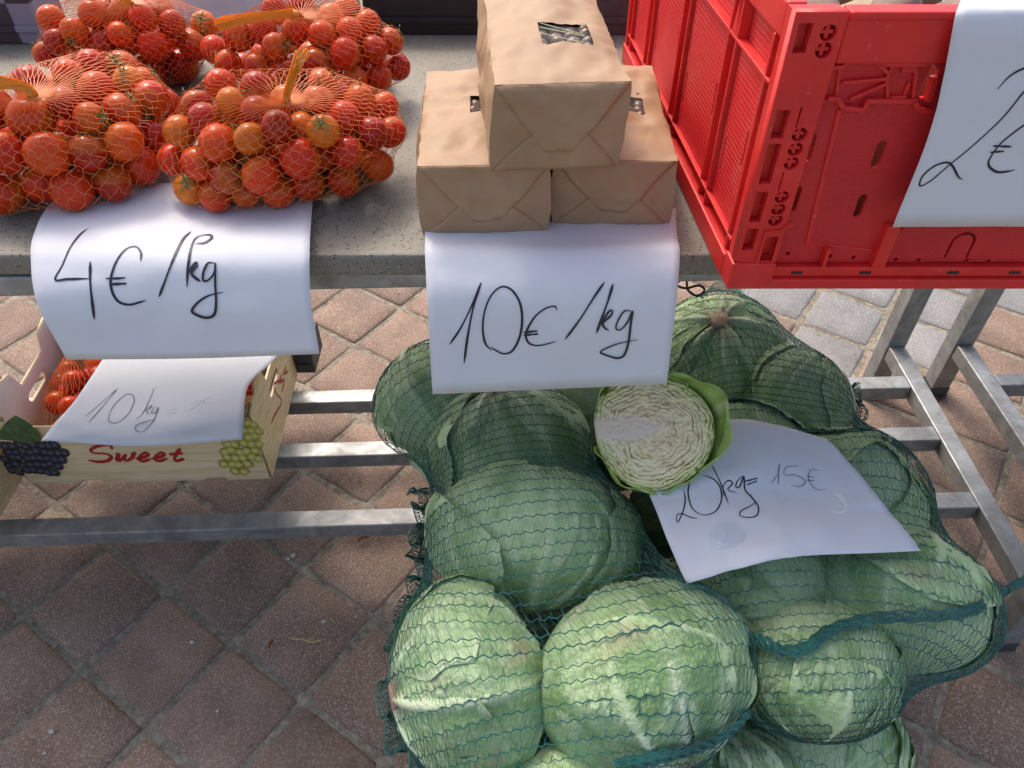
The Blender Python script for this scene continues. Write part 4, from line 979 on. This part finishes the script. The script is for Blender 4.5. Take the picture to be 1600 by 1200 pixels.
def leaf_mesh(k, seed, phi0, half, th1, a=1., b=1.):
    """one wrapper leaf of a unit cabbage, stem at -Z"""
    rr = random.Random(seed*17+k); nt_, ns_ = 58, 54; lay = .975+.020*k; V = []; ve = []; bl = []; pa = []
    for i in range(nt_):
        tt = i/(nt_-1); th = .10+(th1-.10)*tt
        for j in range(ns_):
            s = -1+2*j/(ns_-1)
            wid = half*(.52+.48*math.sin(min(1, tt*1.7+.12)*math.pi/2))*(1-.55*max(0, tt-.72)/.28)
            wob = 1+.10*noise.noise(Vector((tt*4, seed+k, math.copysign(1, s)*3)))
            lat = s*wid*wob; ph = phi0+lat; te = th+.16*(1-abs(s)**2)*tt*.5-.10*abs(s)*tt
            # veins
            arc = abs(lat)*math.sin(min(te, 2.4))
            mid = math.exp(-(arc/(.055*(1.15-tt*.8)))**2)*(1-.75*tt)
            q = (tt*1.0-arc*.62)*7.0+(.35 if s > 0 else 0)+.25*noise.noise(Vector((s*2, tt*3, seed+k*3.)))
            sec = max(0, 1-abs((q % 1)-.5)/.055)*min(1, arc*5)*max(0, 1-arc*.55)*(.9-.5*tt)
            q2 = (lat*9+noise.noise(Vector((lat*3, tt*5, seed))))
            ter = max(0, 1-abs((q2 % 1)-.5)/.16)*.35
            nb = noise.noise(Vector((math.cos(ph)*math.sin(te)*3.2, math.sin(ph)*math.sin(te)*3.2, math.cos(te)*3.2+k*5+seed)))
            nf = noise.noise(Vector((lat*11, tt*13, seed*2+k)))
            edge = max(0, (abs(s)-.8)/.2); tipe = max(0, (tt-.86)/.14)
            r = lay+.050*mid+.020*sec+.007*ter+.020*nb+.008*nf+.055*edge*(.45+noise.noise(Vector((tt*7, s*2, k+seed*1.7))))+.04*tipe*(.4+noise.noise(Vector((s*4, seed, k*2.))))
            if edge < .02 and tipe < .02: r += -.004*(1-mid)
            cor = math.cos(lat*(5.2+.6*seed)+.8*nb); r += .020*cor*max(0, 1-tt*.9)
            pq = Vector((math.cos(ph)*math.sin(te), math.sin(ph)*math.sin(te), -math.cos(te))); r += .014*(.3-abs(noise.noise(pq*4.5+Vector((k*3., seed, 0)))))+.008*(.25-abs(noise.noise(pq*10+Vector((seed, k*2., 0)))))
            r += lump(math.sin(te)*math.cos(ph), math.sin(te)*math.sin(ph), -math.cos(te), seed)
            V.append((r*math.sin(te)*math.cos(ph)*a, r*math.sin(te)*math.sin(ph)*a, -r*math.cos(te)*b))
            ve.append(min(1, mid*1.0+sec*.95+ter*.45+edge*.35+.25*max(0, nf))); bl.append(max(0, 1-tt/.12)*.9+max(0, noise.noise(Vector((lat*2.1, tt*3, seed*9.+k*4)))-.42)*2.2); pa.append(min(.8, max(0, noise.noise(Vector((lat*3.3, tt*2.2, seed*4.+k*7)))*1.8+.1)*(1-mid)*(1-.8*sec)))
    F = [(i*ns_+j, i*ns_+j+1, (i+1)*ns_+j+1, (i+1)*ns_+j) for i in range(nt_-1) for j in range(ns_-1)]
    me = mesh('leaf', V, F, True); fattr(me, 'vein', ve); fattr(me, 'blot', np.minimum(1, bl)); fattr(me, 'patch', pa); me.materials.append(M['cabbage']); return me
def head_mesh(seed):
    bm = bmesh.new(); bmesh.ops.create_uvsphere(bm, u_segments=40, v_segments=24, radius=.985)
    for q in bm.verts: q.co *= 1+lump(*q.co, seed)-.008
    me = bpy.data.meshes.new('head'); bm.to_mesh(me); bm.free(); me.polygons.foreach_set('use_smooth', [True]*len(me.polygons)); fattr(me, 'vein', np.full(len(me.vertices), .3)); fattr(me, 'blot', np.zeros(len(me.vertices))); me.materials.append(M['cabbage']); return me
VAR = []
for v in range(3):
    rr = random.Random(v+40); leaves = []
    for k in range(8):
        leaves.append(leaf_mesh(k % 4 if k < 4 else k-3, v, k*2.42+v, rr.uniform(.85, 1.2), rr.uniform(2.35, 2.9) if k < 4 else rr.uniform(1.5, 2.3)))
    VAR.append((head_mesh(v), leaves))
mb = MB(); mb.tube([(0, 0, -.93), (0, 0, -1.06), (0, 0, -1.09)], [.17, .15, .13], 14); STEM = mesh('stem', mb.v, mb.f, True); STEM.materials.append(M['stem'])
CABS = {}
def cabbage(p, a, b, stem, var, label, group, spin=0., sack=None):
    root = empty('cabbage', tuple(p)); d = -Vector(stem).normalized(); root.rotation_euler = (d.to_track_quat('Z', 'Y')@Matrix.Rotation(spin, 3, 'Z').to_quaternion()).to_euler(); root.scale = (a, a, b)
    root.empty_display_size = .05; tag(root, label, 'cabbage', group)
    head, leaves = VAR[var]; o = link('head', head, None, root)
    for me in leaves: link('leaf', me, None, root)
    link('stem', STEM, None, root)
    Rm = np.array(root.rotation_euler.to_matrix())@np.diag([a, a, b])*1.09
    if sack is not None: CABS.setdefault(sack, []).append((np.array(p), Rm))
    return root
dn, up, tc_ = -UP_I, UP_I, TO_C
X_ = np.array([1., 0, 0])
GL, GR = 'cabbages in the left green sack', 'cabbages in the right green sack'
cabbage(atz(686, 622, .43), .118, .098, up*.5-X_*.2+dn*.2, 0, 'cabbage at the back left of the left sack, bulging past the sheet', GL, .3, 'L')
cabbage(atz(915, 625, .42), .110, .090, -tc_, 1, 'cabbage behind the cut half, in the left sack', GL, 1.3, 'L')
cabbage(atz(795, 702, .46), .128, .108, up*.9+tc_*.25-X_*.2, 2, 'shaded cabbage just below the 10 euro sheet', GL, .8, 'L')
cabbage(atz(835, 838, .485), .150, .104, dn*.93+tc_*.28-X_*.12, 0, 'large pale cabbage in the middle of the left sack', GL, 2.2, 'L')
cabbage(atz(732, 1062, .465), .128, .094, -X_*.88+dn*.1+tc_*.28, 1, 'cabbage at front left of the left sack with brown stem end', GL, .2, 'L')
cabbage(atz(1000, 1052, .485), .138, .112, dn*.72+tc_*.45+X_*.25, 2, 'big ribbed cabbage at front right of the left sack', GL, 1.0, 'L')
cabbage(atz(870, 1290, .40), .12, .10, dn*.7+X_*.2, 0, 'cabbage at the bottom picture edge of the left sack', GL, 2.0, 'L')
cabbage(atz(1122, 552, .43), .118, .100, tc_*.80+up*.55-X_*.18, 1, 'cabbage with round brown stem end at the back of right sack', GR, .5, 'R')
cabbage(atz(1232, 622, .41), .108, .092, up*.7+X_*.5, 0, 'cabbage at the back right of the right sack', GR, 1.9, 'R')
cabbage(atz(1160, 745, .455), .120, .095, -tc_, 2, 'cabbage hidden under the upper half of the 20kg sheet', GR, .9, 'R')
cabbage(atz(1320, 790, .46), .118, .095, -tc_+X_*.3, 1, 'cabbage under the right half of the 20kg sheet', GR, 2.9, 'R')
cabbage(atz(1190, 905, .46), .115, .095, -X_*.5-tc_*.6, 0, 'cabbage peeking below the lower edge of the 20kg sheet', GR, .4, 'R')
cabbage(atz(1402, 942, .47), .120, .088, up*.55-tc_*.4+X_*.3, 2, 'bright green cabbage at the right end of the right sack', GR, 1.4, 'R')
cabbage(atz(1264, 1040, .45), .112, .088, dn*.85+tc_*.3-X_*.1, 1, 'cabbage at the front of the right sack under the hem', GR, 2.6, 'R')
GB = 'cabbages in the lower sack'
cabbage(atz(1275, 1172, .275), .122, .10, -tc_+X_*.3, 0, 'dark shaded cabbage in the lower sack below the right one', GB, .7, 'B')
cabbage(atz(1110, 1222, .29), .115, .095, up, 1, 'pale cabbage of the lower sack at the bottom picture edge', GB, 1.7, 'B')
for k, (x, y, z) in enumerate(((.43, .52, .11), (.24, .47, .12), (.33, .66, .25), (.10, .40, .13), (-.04, .50, .24), (.05, .66, .255))):
    cabbage((x, y, z), .115, .10, (math.sin(k*2), math.cos(k*3), .3), k % 3, 'cabbage buried low in the pile under the upper sacks', GB, k, 'B')
for k, (x, y, z) in enumerate(((-.10, 1.0, .285), (.05, .87, .285), (.42, 1.12, .285), (.50, .93, .285), (.33, .84, .285), (.22, 1.02, .285), (.56, .72, .27))):
    cabbage((x, y, z), .110, .10, (math.cos(k*2), math.sin(k*3), .5), k % 3, 'cabbage resting on the shelf bars under the upper sacks', 'cabbages on the shelf', k*1.3, 'S')

# ------------------------------------------------------------------ green knitted sacks
t = NT('green_yarn'); oi = t.coord(); n = t.noise(oi, 25, 3)
t.col(t.ramp(n, [(.3, (.005, .060, .046)), (.7, (.014, .125, .095))])); t.rough(.32); t.set(Specular_IOR_Level=.7); M['yarn'] = t.m
t = NT('green_film_yarn'); t.col((.020, .125, .090)); t.rough(.22); t.set(Specular_IOR_Level=.9)
tr = t.n('BsdfTranslucent'); tr.inputs[0].default_value = (.03, .22, .15, 1); mx = t.n('MixShader'); mx.inputs[0].default_value = .3
t.l(t.b.outputs[0], mx.inputs[1]); t.l(tr.outputs[0], mx.inputs[2]); t.l(mx.outputs[0], t.out.inputs[0]); M['film_yarn'] = t.m
def sack(key, path, wid, hei, label, rows, M_, rr1=.00082, rr2=.00042, floor=.02, nu=110, nv=90, it=230, waves=True):
    C = np.array([c for c, _ in CABS[key]]); Ms = np.array([m for _, m in CABS[key]]); Mi = np.linalg.inv(Ms)
    T = catmull(path, nv); X = np.zeros((nv, nu, 3)); a = np.arange(nu)*2*math.pi/nu; d = np.gradient(T, axis=0); d /= np.linalg.norm(d, axis=1)[:, None]
    W = np.interp(np.linspace(0, 1, nv), *wid); Hh = np.interp(np.linspace(0, 1, nv), *hei)
    for i in range(nv):
        e1 = np.cross(d[i], [0, 0, 1]); e1 /= np.linalg.norm(e1); e2 = np.cross(e1, d[i])
        X[i] = T[i]+e1[None]*(W[i]*np.cos(a))[:, None]+e2[None]*(Hh[i]*np.sin(a))[:, None]
    X = relax_multi(X, C, None, floor, (160, 120, 60), Mi, Ms, wu=.55, wv=.45)
    root = empty('cabbage_sack', tuple(C.mean(0)*np.array([1, 1, 0]))); tag(root, label, 'net sack', 'green cabbage sacks'); off = np.array(root.location)
    mb = MB(); mz = MB(); u0 = np.arange(M_)/M_; sg = np.where(np.arange(M_) % 2 == 0, 1., -1.)
    jit = rng.normal(0, .05, rows)
    vs = (np.arange(rows)+.5+jit)/rows
    R_ = []
    for r in range(rows):
        u = u0+.012*math.sin(r*.5)+rng.normal(0, .0006, M_); v = vs[r]+sg*.085/rows+rng.normal(0, .02/rows, M_)
        P = sample(X, u, v); R_.append(P)
        mb.tube(P-off, rr1*rng.uniform(.8, 1.2), 3, closed=True)
    for r in range(rows-1):
        A, B = R_[r], R_[r+1]
        seq = []
        for k in range(M_): seq += [A[k], (B[k]+B[(k+1) % M_])/2]
        seq = np.array(seq)+rng.normal(0, .0006, (len(seq), 3)); mz.tube(seq-off, rr2*rng.uniform(.85, 1.15), 3, closed=True)
    o = mb.build('net_rows', M['yarn'], root); o['kind'] = 'stuff'
    o = mz.build('net_zigzag', M['yarn'], root); o['kind'] = 'stuff'
    nv_, nu_ = X.shape[:2]; F = [(i*nu_+j, i*nu_+(j+1) % nu_, (i+1)*nu_+(j+1) % nu_, (i+1)*nu_+j) for i in range(nv_-1) for j in range(nu_)]
    return root, X, BVHTree.FromPolygons([Vector(q) for q in X.reshape(-1, 3)], F), off
pl = [atz(720, 560, .40), atz(765, 640, .43), atz(800, 740, .45), atz(835, 860, .46), atz(865, 1010, .45), atz(880, 1140, .42), atz(885, 1330, .36), atz(890, 1420, .33)]
sL = sack('L', pl, ([0, .06, .3, .6, .9, 1], [.03, .22, .27, .33, .28, .03]), ([0, .06, .5, .9, 1], [.03, .17, .19, .18, .03]), 'green net sack of cabbages at left, under the 10 euro sheet', 62, 168)
pr_ = [atz(1130, 455, .40), atz(1150, 540, .42), atz(1190, 640, .43), atz(1250, 780, .45), atz(1290, 900, .45), atz(1310, 1010, .44), atz(1300, 1100, .41), atz(1295, 1130, .40)]
sR = sack('R', pr_, ([0, .06, .3, .6, .9, 1], [.03, .20, .25, .33, .30, .03]), ([0, .06, .5, .9, 1], [.03, .17, .19, .18, .03]), 'green net sack of cabbages at right, under the 20kg sheet', 54, 164)
pb = [np.array(q) for q in ((.20, .82, .20), (.22, .70, .20), (.24, .55, .19), (.24, .40, .19), (.22, .28, .18), (.22, .24, .18))]
sB = sack('B', pb, ([0, .08, .5, .9, 1], [.03, .40, .46, .42, .05]), ([0, .08, .5, .9, 1], [.03, .22, .26, .24, .05]), 'shaded green net sack on the floor beneath the two upper ones', 40, 190, it=180, nu=96, nv=60)
ps = [np.array(q) for q in ((.15, 1.32, .28), (.17, 1.22, .28), (.22, 1.05, .28), (.25, .85, .28), (.30, .66, .27), (.30, .60, .27))]
sS = sack('S', ps, ([0, .08, .5, .9, 1], [.03, .45, .50, .45, .05]), ([0, .08, .5, .9, 1], [.03, .16, .17, .16, .05]), 'green net sack lying on the shelf bars beneath the upper sacks', 32, 150, floor=.18, it=150, nu=90, nv=50)
# bunched seam ruffle down the side of a sack
def ruffle(sk, u, v0, v1, wd, seed, n=150, name='seam_ruffle'):
    root, X, bvh, off = sk; rr = random.Random(seed); mb = MB()
    vv = np.linspace(v0, v1, n); B = sample(X, np.full(n, u)+.006*np.sin(vv*60), vv); ctr = sample(X, np.full(n, u+.5), vv)
    out = B-ctr; out[:, 2] *= .3; out /= np.linalg.norm(out, axis=1)[:, None]
    lines = []
    for k in range(6):
        f = k/5; ph = rr.random()*6
        W = B+out*(wd*f*(.7+.5*np.sin(vv*70+seed)**2))[:, None]+np.array([0, 0, 1.])[None]*(.010*f*np.sin(vv*150+ph)+.006*f*np.sin(vv*60+k))[:, None]
        W[:, 1] += .010*f*np.sin(vv*190+ph*.2); lines.append(W); mb.tube(W-off, (.0013 if k in (0, 5) else .0009), 3, cap=False)
    for i in range(0, n):
        mb.tube(np.array([l[i] for l in lines])+rng.normal(0, .0008, (6, 3))-off, .0008, 3, cap=False)
        if i < n-1: mb.tube(np.array([l[i+(q % 2)] for q, l in enumerate(lines)])+rng.normal(0, .0012, (6, 3))-off, .0008, 3, cap=False)
    o = mb.build(name, M['yarn'], root); o['kind'] = 'stuff'
ruffle(sL, .0, .32, .93, .030, 1, 240); ruffle(sR, .5, .20, .60, .020, 2); ruffle(sB, .5, .3, .9, .03, 3)
def band(sk, pts, wd, name='hem', lift=.003, n=None, seed=0):
    root, X, bvh, off = sk; C = catmull(pts, n or int(sum(np.hypot(*(np.array(a)-np.array(b))) for a, b in zip(pts[:-1], pts[1:]))/3)); H = [hit(bvh, *q) for q in C]; H = [h for h in H if h]
    if len(H) < 4: print('band missed', name); return
    P = np.array([h[0]+h[1]*lift for h in H]); Nn = np.array([h[1] for h in H])
    for _ in range(3): P[1:-1] = (P[2:]+P[:-2]+2*P[1:-1])/4
    T = np.gradient(P, axis=0); T /= np.linalg.norm(T, axis=1)[:, None]; B = np.cross(Nn, T); m = len(P); s = np.arange(m); mb = MB()
    for k in range(7):
        f = (k-3)/3; mb.tube(P+B*(f*wd/2+.0012*np.sin(s*.8+k*2+seed))[:, None]+Nn*(.0025*(1-f*f)+.001*np.sin(s*1.1+k))[:, None]-off, .0011, 3, cap=False)
    for i in range(m-1):
        mb.tube(np.array([P[i]-B[i]*wd/2, P[i]+Nn[i]*.003, P[i+1]+B[i+1]*wd/2])-off, .0009, 3, cap=False); mb.tube(np.array([P[i]+B[i]*wd/2, P[i]+Nn[i]*.003, P[i+1]-B[i+1]*wd/2])-off, .0009, 3, cap=False)
    o = mb.build(name, M['yarn'], root); o['kind'] = 'stuff'
band(sR, [(1160, 990), (1180, 998), (1200, 1006), (1225, 1018), (1262, 1012), (1290, 990), (1330, 975), (1380, 965), (1440, 962), (1500, 957), (1535, 944)], .013)
band(sL, [(960, 1196), (1020, 1182), (1080, 1168), (1130, 1145), (1165, 1115)], .016, seed=3)
# loose corner of the right sack
root, X, bvh, off = sR
Q = catmull([atz(1528, 905, .46), atz(1548, 917, .452), atz(1568, 924, .45), atz(1590, 912, .452), atz(1612, 900, .455)], 30); mb = MB()
for k in range(9):
    f = (k-4)/4; mb.tube(Q+np.array([0, .35, .6])*f*(.014*np.linspace(1.1, .75, 30)[:, None])+rng.normal(0, .0006, (30, 3))-off, .0010, 3, cap=False)
for i in range(29):
    mb.tube(np.array([Q[i]+np.array([0, .35, .6])*f*.013*(-1)**i for f in (-1, 0, 1)])+rng.normal(0, .0008, (3, 3))-off, .0008, 3, cap=False)
o = mb.build('loose_corner', M['yarn'], root); o['kind'] = 'stuff'

# ------------------------------------------------------------------ cut half cabbage
t = NT('cut_cabbage'); at = t.n('Attribute', attribute_name='tone'); al = t.n('Attribute', attribute_name='core'); c = t.coord()
base = t.ramp(at.outputs['Fac'], [(.0, (.84, .68, .42)), (.45, (.86, .76, .46)), (.75, (.76, .73, .36)), (1., (.50, .58, .18))])
base = t.mix(t.ramp(t.noise(c, 55, 5, .65), [(.4, 0.), (.75, .55)]), base, (.62, .47, .28))
base = t.mix(al.outputs['Fac'], base, (.76, .61, .47))
t.col(base); t.rough(.5); t.set(Subsurface_Weight=.15, Subsurface_Radius=(.006, .005, .002), Subsurface_Scale=.5); t.bump(t.noise(c, 300, 4, .7), .3, .0012); M['cut'] = t.m
t = NT('pale_leaf'); at = t.n('Attribute', attribute_name='vein'); c = t.coord(); n = t.noise(c, 14, 4)
base = t.ramp(n, [(.3, (.22, .34, .060)), (.7, (.36, .47, .12))]); base = t.mix(t.ramp(at.outputs['Fac'], [(.1, 0.), (.9, .9)]), base, (.60, .64, .36))
t.col(base); t.rough(.42); t.set(Subsurface_Weight=.12, Subsurface_Radius=(.005, .008, .002), Subsurface_Scale=.5); M['pale_leaf'] = t.m
hc = atz(1020, 674, .655)
half = empty('half_cabbage', tuple(hc)); tag(half, 'cabbage cut in half, showing cream layered inside, beside the sheet', 'cabbage')
fz = (TO_C*.93+np.array([-.12, 0, .30])); fz /= np.linalg.norm(fz); fx = X_-fz*(X_@fz); fx /= np.linalg.norm(fx); fy = np.cross(fz, fx)
half.matrix_world = Matrix(((fx[0], fy[0], fz[0], hc[0]), (fx[1], fy[1], fz[1], hc[1]), (fx[2], fy[2], fz[2], hc[2]), (0, 0, 0, 1)))
def outline(th): return .077*(1+.05*math.cos(2*th+.4)+.035*math.cos(3*th-1.)+.02*noise.noise(Vector((math.cos(th)*1.5, math.sin(th)*1.5, 4))))*(1.0+.08*abs(math.sin(th)))
nr, na = 120, 300; V = []; tone = []; core = []
for i in range(nr):
    rho = (i+.2)/(nr-.8)
    for j in range(na):
        th = 2*math.pi*j/na; x, y = rho*math.cos(th), rho*math.sin(th)
        cxp, cyp = x+.18, y-.02; rc = math.hypot(cxp, cyp)                     # layers wrap round the core end
        w1 = noise.noise(Vector((x*2.2, y*2.2, 1.))); w2 = noise.noise(Vector((x*6, y*6, 2.))); w3 = noise.noise(Vector((x*15, y*15, 5.)))
        lay = (rho*.8+rc*.2)*14+1.5*w1+.75*w2+.3*w3
        fr = lay % 1; edge = min(1, .35+rho*.9)
        gap = max(0, 1-abs(fr-.5)/.20)**1.2*max(0, .25+1.1*noise.noise(Vector((x*4, y*4, 9+int(lay)*3.)))+.55*rho*rho)
        cr_ = max(0, 1-abs(y-.05+.10*(x+.6)*0+.04*w1)/(.20+.14*max(0, -x)))*max(0, min(1, (.22-x)/.30))
        cr_ = min(1, cr_*1.8)
        w4 = noise.noise(Vector((x*32, y*32, 7.))); hole = max(0, noise.noise(Vector((x*9, y*9, 21.)))-.28)*(.4+rho)
        h = -.0085*max(0, gap)*edge*(1-cr_)-.016*hole*(1-cr_)+.0030*w2*(1-cr_)+.0028*w3*(1-.7*cr_)+.0012*w4*(1-.8*cr_)-.0035*max(0, rho-.93)/.07+.003*(1-rho*rho)
        if rho > .995: h = -.001
        rr0 = outline(th); V.append((x*rr0, y*rr0, h)); tone.append(min(1, max(0, rho**2.2*.95+.12*w1+.1*w2))); core.append(cr_*.85)
F = [(i*na+j, i*na+(j+1) % na, (i+1)*na+(j+1) % na, (i+1)*na+j) for i in range(nr-1) for j in range(na)]+[tuple(range(na))[::-1]]
F[-1] = tuple(reversed(F[-1])); me = mesh('cut_face', V, F, True); fattr(me, 'tone', tone); fattr(me, 'core', core); link('cut_face', me, M['cut'], half)
# rounded outside below the cut
V = []; ve = []; nd = 26
for i in range(nd):
    f = i/(nd-1); ph = f*math.pi/2
    for j in range(na):
        th = 2*math.pi*j/na; rr0 = outline(th)*(1.004+.005*math.sin(th*23+2*noise.noise(Vector((math.cos(th)*2, math.sin(th)*2, f))))*(1-f))
        V.append((rr0*math.cos(ph)*math.cos(th), rr0*math.cos(ph)*math.sin(th), -.0012-.082*math.sin(ph))); ve.append(max(0, math.sin(th*23+2*noise.noise(Vector((math.cos(th)*2, math.sin(th)*2, 0))))**3)*(1-f))
F = [(i*na+j, (i+1)*na+j, (i+1)*na+(j+1) % na, i*na+(j+1) % na) for i in range(nd-1) for j in range(na)]
me = mesh('outside', V, F, True); fattr(me, 'vein', ve); link('outside', me, M['pale_leaf'], half)
def outer_leaf(th0, th1, rise, flare, seed):
    V = []; ve = []; n1, n2 = 26, 50
    for i in range(n1):
        f = i/(n1-1)
        for j in range(n2):
            g = j/(n2-1); th = th0+(th1-th0)*g; bell = math.sin(math.pi*g)**.6
            rr0 = outline(th); e = f*bell
            rad = rr0*(1.008+flare*e**1.3)-.004*(1-f)+(.003+.006*f)*noise.noise(Vector((th*3, f*4, seed))); z = -.055*(1-f)+rise*e+(.003+.008*f)*noise.noise(Vector((th*5, f*2, seed+3.)))
            V.append((rad*math.cos(th), rad*math.sin(th), z)); q = ((th-th0)*5+.3*noise.noise(Vector((f*3, th*2, 1)))) % 1; ve.append(max(0, 1-abs(q-.5)/.12)*.5+max(0, 1-abs(g-.5)/.05)*.6)
    F = [(i*n2+j, i*n2+j+1, (i+1)*n2+j+1, (i+1)*n2+j) for i in range(n1-1) for j in range(n2-1)]
    me = mesh('outer_leaf', V, F, True); fattr(me, 'vein', ve); o = link('outer_leaf', me, M['pale_leaf'], half); s = o.modifiers.new('thick', 'SOLIDIFY'); s.thickness = .0014; return o
outer_leaf(-.75, 1.35, .014, .27, 1); outer_leaf(.9, 2.6, .006, .10, 2); outer_leaf(-2.9, -.6, .002, .05, 3)

# ------------------------------------------------------------------ small things
t = plain('dry_leaf', (.26, .11, .05), .8, .4, 60); M['dry'] = t; M['straw'] = plain('straw', (.50, .40, .14), .8, .2, 60)
def dry_leaf(px, py, r, rz, label, mat='dry'):
    p = atz(px, py, .003); mb = MB(); G = []
    for i, f in enumerate(np.linspace(0, 1, 8)):
        wv = r*.42*math.sin(math.pi*min(1, f*.95+.03))**.8; G.append([((f-.5)*2*r, wv*s, .004+.006*abs(s)+.004*math.sin(f*4)) for s in (-1, -.5, 0, .5, 1)])
    o = mb.grid(np.array(G)).build('dry_leaf', M[mat], smooth=True); o.location = p; o.rotation_euler = (0, 0, rz); tag(o, label, 'leaf', 'litter on the paving')
    s = o.modifiers.new('thick', 'SOLIDIFY'); s.thickness = .0006
dry_leaf(568, 845, .013, .6, 'small orange dry leaf near the front shelf bar'); dry_leaf(20, 752, .022, 1.0, 'brown dry leaf beside the carton corner'); dry_leaf(1556, 960, .022, -.5, 'reddish dry leaf by the right table leg')
dry_leaf(425, 1009, .010, 1.4, 'dark crumb of dry leaf lying on a paver')
b0 = atz(478, 1001, .004)
st = MB(); st.tube(catmull([b0+np.array(q) for q in ((-.03, .004, 0), (-.01, .001, .003), (.012, -.004, .002), (.03, .001, .001))], 12)-b0, .0011, 5)
st.tube(catmull([b0+np.array(q) for q in ((.005, -.002, .002), (.012, .006, .003), (.016, .010, .001))], 6)-b0, .0009, 5)
o = st.build('grape_stalk', M['straw']); o.location = b0; tag(o, 'thin yellow grape stalk lying on a paver', 'stalk', 'litter on the paving')
M['pebble'] = plain('pebble', (.50, .46, .42), .9, .3, 60)
for k, (x, y) in enumerate(((340, 1111), (506, 971), (81, 1143), (70, 1177), (450, 873), (458, 868), (556, 963), (300, 1003), (1120, 1190), (1490, 1060), (1300, 690), (1475, 690), (1530, 560))):
    o = blob('grit', .0034+.0012*(k % 3), (1.2, .9, .7), k, M['pebble'], None, .25, 1); o.location = atz(x, y, .003); tag(o, 'tiny pale grit lying on the paving', 'grit', 'grit on the paving')
M['cord'] = plain('black_cord', (.01, .01, .012), .5)
q0 = aty(1070, 452, .77); st = MB(); st.tube(catmull([np.array(q) for q in ((0, 0, .014), (.004, -.002, .0), (.016, -.006, -.006), (.024, -.004, .002), (.016, 0, .006), (.002, .002, .000), (-.010, .004, .004), (-.004, .006, .014))], 30), .0016, 6)
o = st.build('elastic_cord', M['cord'], smooth=True); o.location = q0; tag(o, 'small black elastic loop hanging under the table edge', 'cord')

# crumbs of soil and plant bits that gather in the joints: nobody could count them
mb = MB(); rr = random.Random(11)
for k in range(420):
    if k % 3: i = rr.randrange(-2, 9); f = rr.uniform(-2, 12); q = base0+(d1*i+d2*f)*PIT+d2*0 if k % 2 else base0+(d2*i+d1*f)*PIT; q = q+np.array([rr.gauss(0, .008), rr.gauss(0, .008)])
    else: q = np.array([rr.uniform(-1.1, 1.3), rr.uniform(.35, 1.9)])
    s_ = rr.uniform(.0008, .0024); a = rr.random()*6; c_, n_ = math.cos(a), math.sin(a)
    V = [(q[0]+c_*s_*2, q[1]+n_*s_*2, .0008), (q[0]-n_*s_, q[1]+c_*s_, .0006), (q[0]-c_*s_*1.5, q[1]-n_*s_*1.5, .001), (q[0]+n_*s_, q[1]-c_*s_, .0007), (q[0], q[1], .0012+s_)]
    mb.add(V, [(0, 1, 4), (1, 2, 4), (2, 3, 4), (3, 0, 4)])
M['crumb'] = plain('soil_crumb', (.16, .12, .075), .95, .6, 25)
tag(mb.build('debris', M['crumb']), 'brown crumbs and plant bits scattered over the paving', 'debris', kind='stuff')
